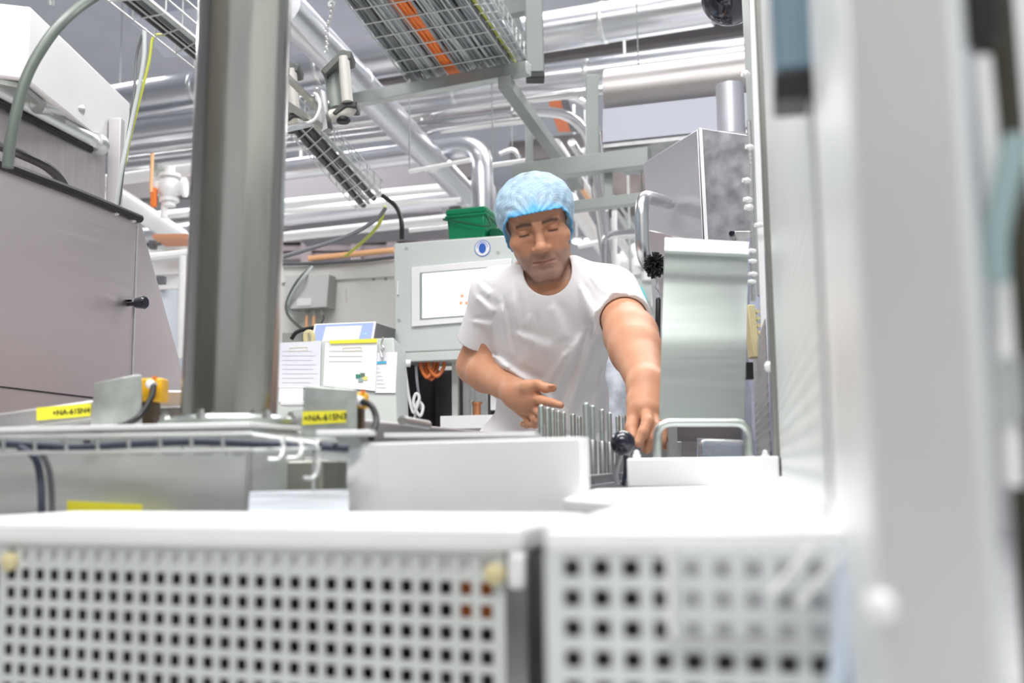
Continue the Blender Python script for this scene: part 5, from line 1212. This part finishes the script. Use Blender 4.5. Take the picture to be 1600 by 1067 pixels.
def hands_sdf(p):
    # his right hand (towards the cover box)
    Q = lambda x, y, Y: P(x, y, Y)
    palm = capsule(p, RWr, Q(832, 622, 2.41), .027, .024)
    palm = smin(palm, capsule(p, RWr + V(0, .005, -.006), Q(826, 634, 2.43), .026, .022), .02)
    palm = smin(palm, capsule(p, RWr + V(0, .01, -.01), Q(820, 640, 2.46), .025, .019), .02)
    palm = smin(palm, capsule(p, RWr + V(.004, -.004, .006), Q(826, 605, 2.40), .022, .0165), .016)
    th = finger(p, [Q(824, 604, 2.40), Q(840, 601, 2.385), Q(853, 606, 2.375), Q(864, 606, 2.37)], [.0145, .0118, .0112, .0088])
    ix = finger(p, [Q(833, 621, 2.41), Q(848, 626, 2.37), Q(862, 629, 2.345), Q(876, 633, 2.33)], [.0118, .0104, .0094, .0078])
    md = finger(p, [Q(831, 633, 2.425), Q(845, 645, 2.385), Q(848, 656, 2.39), Q(838, 660, 2.41)], [.0118, .0106, .0096, .0082])
    rg = finger(p, [Q(827, 641, 2.44), Q(836, 654, 2.41), Q(836, 663, 2.42), Q(827, 663, 2.435)], [.0110, .0100, .0090, .0078])
    pk = finger(p, [Q(820, 645, 2.46), Q(824, 657, 2.44), Q(824, 664, 2.45), Q(817, 663, 2.46)], [.0098, .0086, .0078, .0068])
    h1 = smin(palm, th, .010)
    for f in (ix, md, rg, pk): h1 = smin(h1, f, .0045)
    nail = ell(p, Q(861.5, 603, 2.362), (.0075, .004, .0045)); 
    h1 = smin(h1, nail, .0015)
    # his left hand, reaching down among the pins
    palm = capsule(p, LWr, Q(1002, 640, 1.95), .030, .024)
    palm = smin(palm, capsule(p, LWr, Q(1018, 642, 1.95), .030, .024), .02)
    palm = smin(palm, capsule(p, LWr, Q(1032, 644, 1.97), .028, .020), .02)
    palm = smin(palm, capsule(p, LWr + V(-.010, 0, -.01), Q(994, 628, 1.97), .022, .016), .016)
    th = finger(p, [Q(995, 630, 1.97), Q(990, 650, 1.945), Q(987, 668, 1.925), Q(989, 684, 1.905)], [.0150, .0125, .0118, .0090])
    ix = finger(p, [Q(1010, 642, 1.945), Q(1012, 660, 1.90), Q(1005, 676, 1.885), Q(997, 692, 1.88)], [.0125, .0112, .0102, .0085])
    md = finger(p, [Q(1020, 646, 1.95), Q(1024, 668, 1.905), Q(1018, 686, 1.895), Q(1010, 702, 1.90)], [.0125, .0112, .0102, .0086])
    rg = finger(p, [Q(1030, 648, 1.96), Q(1036, 670, 1.92), Q(1032, 688, 1.91), Q(1026, 704, 1.92)], [.0115, .0104, .0096, .0080])
    pk = finger(p, [Q(1038, 648, 1.98), Q(1046, 668, 1.95), Q(1045, 684, 1.94), Q(1042, 698, 1.95)], [.0102, .0090, .0084, .0072])
    h2 = smin(palm, th, .010)
    for f in (ix, md, rg, pk): h2 = smin(h2, f, .0045)
    return h1, h2
def body_sdf(p):
    d = head_sdf(p)
    nk = capsule(p, NK0, NK1, .056, .064)
    d = smin(d, nk, .022)
    t = torso_sdf(p, -.012)
    d = smin(d, t, .03)
    # collar bones and neck tendons
    d = smin(d, capsule(p, NK1 + V(-.02, -.055, -.02), NK0 + V(-.03, -.01, .0), .010, .012), .02)
    d = smin(d, capsule(p, NK1 + V(.035, -.055, -.02), NK0 + V(.045, -.02, .0), .010, .012), .02)
    a = arms_sdf(p); h1, h2 = hands_sdf(p)
    a = smin(a, h1, .014); a = smin(a, h2, .014)
    return smin(d, a, .005)
pr = thing('person', 'man in white t-shirt and blue hairnet leaning over the machine, reaching among the pins', 'person', V(PE.x, PE.y + .08, 0))
allp = [RSh, LSh, REl, RWr, LEl, LWr, CH, WA, PE]
lo = V(min(q.x for q in allp) - .2, 1.80, PE.z - .04); hi = V(max(q.x for q in allp) + .16, 2.88, HCN.z + .16)
lo = V(-.185, 1.80, .90); hi = V(.36, 2.86, 1.66)
skin = bpy.data.materials.new('skin'); skin.use_nodes = True
nt = skin.node_tree; bs = nt.nodes['Principled BSDF']
bs.inputs['Roughness'].default_value = .5; bs.inputs['Specular IOR Level'].default_value = .35; bs.inputs['Subsurface Weight'].default_value = .18
bs.inputs['Subsurface Radius'].default_value = (.012, .005, .003); bs.inputs['Subsurface Scale'].default_value = .5
at = nt.nodes.new('ShaderNodeAttribute'); at.attribute_name = 'mask'; sp = nt.nodes.new('ShaderNodeSeparateColor'); nt.links.new(at.outputs['Color'], sp.inputs[0])
def mixc(fac, a, b_):
    m_ = nt.nodes.new('ShaderNodeMix'); m_.data_type = 'RGBA'
    if isinstance(fac, float): m_.inputs[0].default_value = fac
    else: nt.links.new(fac, m_.inputs[0])
    for i, v in ((6, a), (7, b_)):
        if isinstance(v, tuple): m_.inputs[i].default_value = (*v, 1)
        else: nt.links.new(v, m_.inputs[i])
    return m_.outputs[2]
tcn = nt.nodes.new('ShaderNodeTexCoord')
n1 = nt.nodes.new('ShaderNodeTexNoise'); n1.inputs['Scale'].default_value = 28; n1.inputs['Detail'].default_value = 4; nt.links.new(tcn.outputs['Object'], n1.inputs[0])
n2 = nt.nodes.new('ShaderNodeTexNoise'); n2.inputs['Scale'].default_value = 420; n2.inputs['Detail'].default_value = 2; nt.links.new(tcn.outputs['Object'], n2.inputs[0])
c1 = mixc(n1.outputs[0], (.50, .225, .125), (.65, .345, .215))
c2 = mixc(sp.outputs[0], c1, (.52, .20, .15))
mth = nt.nodes.new('ShaderNodeMath'); mth.operation = 'MULTIPLY'; nt.links.new(sp.outputs[1], mth.inputs[0]); mth.inputs[1].default_value = .6
mth2 = nt.nodes.new('ShaderNodeMath'); mth2.operation = 'MULTIPLY_ADD'; nt.links.new(n2.outputs[0], mth2.inputs[0]); mth2.inputs[1].default_value = 1.2; mth2.inputs[2].default_value = .3
mth3 = nt.nodes.new('ShaderNodeMath'); mth3.operation = 'MULTIPLY'; nt.links.new(mth.outputs[0], mth3.inputs[0]); nt.links.new(mth2.outputs[0], mth3.inputs[1])
c3 = mixc(mth3.outputs[0], c2, (.27, .22, .20))
mth4 = nt.nodes.new('ShaderNodeMath'); mth4.operation = 'MULTIPLY'; nt.links.new(sp.outputs[2], mth4.inputs[0]); mth4.inputs[1].default_value = .93
c4 = mixc(mth4.outputs[0], c3, (.055, .04, .035))
nt.links.new(c4, bs.inputs['Base Color'])
bpn = nt.nodes.new('ShaderNodeBump'); bpn.inputs['Strength'].default_value = .25; bpn.inputs['Distance'].default_value = .0006
nt.links.new(n2.outputs[0], bpn.inputs['Height']); nt.links.new(bpn.outputs[0], bs.inputs['Normal'])

vs, qs = surfnet(body_sdf, lo, hi, BODY_H, 4)
vs, qs = keep_big(vs, qs)
net_mesh('body', vs, qs, skin, pr, face_masks)

# --- t-shirt
cotton = M('white_cotton', (0.79, 0.775, 0.785), .85, scale=900, bump=.15)
SLr, SLl = RSh.lerp(REl, .66), LSh.lerp(LEl, .64)
def folds(p):
    """cloth folds: long soft ridges, in metres"""
    out = np.zeros(len(p), dtype=np.float32)
    X = p[:, [0, 2]]
    def ridge(x0, y0, x1, y1, w, h, Y=2.46):
        nonlocal out
        a, b = P(x0, y0, Y), P(x1, y1, Y); a = np.array((a.x, a.z)); b = np.array((b.x, b.z)); ba = b - a; L2 = ba @ ba
        t = ((X - a) @ ba) / L2; tc = np.clip(t, 0, 1); q = X - a - tc[:, None] * ba
        n = np.array((-ba[1], ba[0])) / math.sqrt(L2); sd = q @ n; dd = np.sqrt((q * q).sum(1)); dd = np.where(np.abs(sd) > 0, dd, 0)
        ww = w * (.6 + .8 * tc)
        e = h * (np.exp(-(dd / ww) ** 2) - .55 * np.exp(-((np.sqrt(np.maximum(dd * dd - sd * sd, 0) + (sd - ww * 1.5) ** 2)) / ww) ** 2))
        out += 1.5 * e * np.clip(tc * 6, .25, 1) * np.clip((1 - tc) * 6, .25, 1)
    for a in ((782, 470, 800, 575, .010, .0055), (800, 455, 818, 585, .012, .004), (826, 490, 832, 570, .014, .003),
              (935, 500, 884, 660, .012, .0075), (910, 520, 850, 650, .013, .0075), (890, 545, 838, 625, .012, .005), (948, 560, 930, 670, .010, .006),
              (775, 560, 850, 612, .010, .0065), (772, 590, 848, 640, .010, .006), (800, 520, 866, 552, .012, .003), (858, 480, 880, 540, .016, .003),
              (900, 450, 925, 520, .010, .0035), (835, 600, 900, 668, .012, .004), (765, 545, 800, 575, .008, .005)):
        ridge(*a)
    for a in ((742, 462, 775, 500, .009, .003), (736, 500, 772, 512, .008, .0026), (745, 440, 768, 470, .008, .002)): ridge(*a, 2.56)
    for k in range(6):
        ridge(922 + 8 * k, 428 + 5 * k, 945 + 9 * k, 470 + 7 * k, .0055, .0032, 2.36)
    return out
hemn = unit(V(-.50, 0, -1)); hemp = P(812, 636, 2.55)
COLc = P(857, 420, 2.46)
def shirt_sdf(p):
    o = torso_sdf(p, .006)
    sr = smin(capsule(p, RSh, SLr, .064, .064), capsule(p, RSh, RSh + V(.06, 0, -.07), .06, .06), .03)
    sl = capsule(p, LSh, SLl, .066, .062)
    o = smin(o, sr, .045); o = smin(o, sl, .035)
    ob = o; o = o - folds(p)
    # cuts: sleeve ends, hem, collar
    d = np.maximum(o, -(ob + .010))
    T = torso_sdf(p, .006) - .003
    def cutcap(c, n, d, rad):
        q = p - nv(c); s = q @ nv(n); r = np.sqrt(np.maximum((q * q).sum(1) - s * s, 0))
        return np.maximum(d, np.minimum(np.minimum(s, rad - r), T))
    d = cutcap(SLr, unit(REl - RSh + V(.02, 0, 0)), d, .11)
    d = cutcap(SLl, unit(LEl - LSh + V(-.01, 0, 0)), d, .13)
    d = np.maximum(d, (p - nv(hemp)) @ nv(hemn))
    d = np.maximum(d, -capsule(p, P(857, 418, 2.48), P(853, 430, 2.28), .058, .053))
    d = np.maximum(d, -capsule(p, NK1 + V(0, -.02, .018), NK0, .069, .080))
    return d
vs, qs = surfnet(shirt_sdf, V(-.17, 2.14, .96), V(.34, 2.88, 1.50), SHIRT_H, 4)
vs, qs = keep_big(vs, qs)
net_mesh('t_shirt', vs, qs, cotton, pr, smooth_it=1)

# --- trousers and shoes
Lh, Rh = PE + V(.095, -.02, -.04), PE + V(-.095, .03, -.04)
Lk, Rk = Lh + V(.02, .03, -.44), Rh + V(-.02, .02, -.44)
La, Ra = Lk + V(.01, .05, -.39), Rk + V(-.01, .04, -.39)
def trousers_sdf(p):
    d = smin(ell(p, PE + V(0, 0, -.01), (.172, .130, .13), FP), torso_sdf(p, -.004), .02)
    for h_, k_, a_ in ((Lh, Lk, La), (Rh, Rk, Ra)):
        d = smin(d, capsule(p, h_, k_, .098, .068), .05); d = smin(d, capsule(p, k_, a_, .068, .054), .03)
    d = np.maximum(d, -(d + .012))
    return np.maximum(np.maximum(d, p[:, 2] - 1.16), -.045 - (p - nv(hemp)) @ nv(hemn))
whitec = M('white_work_cloth', (.90, .90, .91), .8, scale=500, bump=.15)
vs, qs = surfnet(trousers_sdf, V(-.2, 2.4, .05), V(.36, 3.05, 1.14), .007, 4); vs, qs = keep_big(vs, qs)
net_mesh('trousers', vs, qs, whitec, pr, smooth_it=1)
for nm, a_ in (('shoe', La), ('shoe', Ra)):
    b = MB(); f0 = V(a_.x, a_.y, 0); pro = [(-.07, .01), (-.065, .036), (-.03, .045), (.03, .042), (.10, .046), (.17, .044), (.195, .028), (.2, .005)]
    b.lathe(f0 + Z * .04, V(.05, -1, 0), pro, 16)
    b.v = [(x, y, max(.004, .004 + (z if z > 0 else 0) * .95)) for x, y, z in b.v]; b.build(nm, white_p, pr)

# --- short hair and hairnet
def hair_sdf(p):
    q = hl2(p)
    d = ell(q, L(0, -.020, .038), (.0795, .1005, .0845))
    zb = np.interp(q[:, 1], [-.12, -.04, -.01, .02, .05, .085], [-.05, -.05, -.02, .0, .055, .062])
    return np.maximum(np.maximum(d, -ell(q, L(0, -.018, .038), (.070, .092, .075))), zb - q[:, 2]) * HS
mx_ = hw_(0, -.02, .04)
vs, qs = surfnet(hair_sdf, mx_ - .16, mx_ + .16, .0035, 4); vs, qs = keep_big(vs, qs)
net_mesh('hair', vs, qs, M('short_grey_hair', (.16, .14, .13), .6, scale=160, bump=.6, var=.5), pr)
def edge_z(q): return np.interp(q[:, 1], [-.16, -.06, -.02, .015, .04, .06, .08, .12], [-.085, -.085, -.082, -.066, -.028, .014, .040, .046]) - .0 * q[:, 0]
def net_base(q):
    top = ell(q, L(0, -.022, .038), (.0950, .1230, .0850))
    band = ell(q, L(0, -.004, .016), (.0900, .1190, .105))
    w = np.clip((q[:, 2] - edge_z(q)) / .035, 0, 1)
    return top * w + band * (1 - w)
def hairnet_sdf(p):
    q = hl2(p); d = net_base(q)
    ang = np.arctan2(q[:, 0], q[:, 2] - .03 + .0 * q[:, 1])
    up = np.clip((q[:, 2] - edge_z(q)) / .05, 0, 1)
    wr = .0010 * np.sin(ang * 17 + 2.5 * np.sin(q[:, 1] * 55)) * (1 - .35 * up) + .0005 * np.sin(q[:, 1] * 210 + 3 * np.sin(ang * 9)) * up
    wr += .0030 * np.exp(-((q[:, 2] - edge_z(q)) / .012) ** 2)
    wr -= .003 * np.exp(-(q[:, 0] / .006) ** 2) * np.exp(-((q[:, 2] - edge_z(q)) / .03) ** 2) * (q[:, 1] > .04)
    d = d - wr
    d = np.maximum(d, -(d + .0042))
    return np.maximum(d, edge_z(q) - q[:, 2] + .0012 * np.sin(ang * 40)) * HS
def net_masks(p):
    q = hl2(p); e = q[:, 2] - edge_z(q)
    ang = np.arctan2(q[:, 0], q[:, 2] - .03)
    band = np.exp(-(np.clip(e, 0, 1) / .016) ** 2) + .8 * np.exp(-(q[:, 0] / .010) ** 2) * np.exp(-(e / .035) ** 2) * (q[:, 1] > .03)
    chev = np.abs(((ang * 5.5 / math.pi + .5) % 1.0) - .5) * 2
    pat = (.5 + .5 * np.sin((q[:, 1] * 1.0 - chev * .022 + .003 * np.sin(ang * 7) + .002 * np.sin(q[:, 1] * 90)) * 560)) ** 3
    return np.clip(band, 0, 1), pat, np.zeros(len(p))
hn = bpy.data.materials.new('hairnet_fleece'); hn.use_nodes = True; nt = hn.node_tree; bs = nt.nodes['Principled BSDF']
bs.inputs['Roughness'].default_value = .65
at = nt.nodes.new('ShaderNodeAttribute'); at.attribute_name = 'mask'; sp = nt.nodes.new('ShaderNodeSeparateColor'); nt.links.new(at.outputs['Color'], sp.inputs[0])
tcn = nt.nodes.new('ShaderNodeTexCoord'); nz = nt.nodes.new('ShaderNodeTexNoise'); nz.inputs['Scale'].default_value = 45; nz.inputs['Detail'].default_value = 5; nt.links.new(tcn.outputs['Object'], nz.inputs[0])
ca = mixc(sp.outputs[1], (.44, .66, .84), (.64, .80, .92))
cb_ = mixc(sp.outputs[0], ca, (.10, .42, .74)); nt.links.new(cb_, bs.inputs['Base Color'])
al = nt.nodes.new('ShaderNodeMath'); al.operation = 'MULTIPLY_ADD'; nt.links.new(sp.outputs[0], al.inputs[0]); al.inputs[1].default_value = .35
al2 = nt.nodes.new('ShaderNodeMath'); al2.operation = 'MULTIPLY_ADD'; nt.links.new(nz.outputs[0], al2.inputs[0]); al2.inputs[1].default_value = .75; al2.inputs[2].default_value = .22
nt.links.new(al2.outputs[0], al.inputs[2]); al.use_clamp = True
nt.links.new(al.outputs[0], bs.inputs['Alpha'])
bpn = nt.nodes.new('ShaderNodeBump'); bpn.inputs['Strength'].default_value = .3; bpn.inputs['Distance'].default_value = .001
nt.links.new(sp.outputs[1], bpn.inputs['Height']); nt.links.new(bpn.outputs[0], bs.inputs['Normal'])
vs, qs = surfnet(hairnet_sdf, mx_ - .165, mx_ + .165, .0018, 4); vs, qs = keep_big(vs, qs)
net_mesh('hairnet', vs, qs, hn, pr, net_masks)
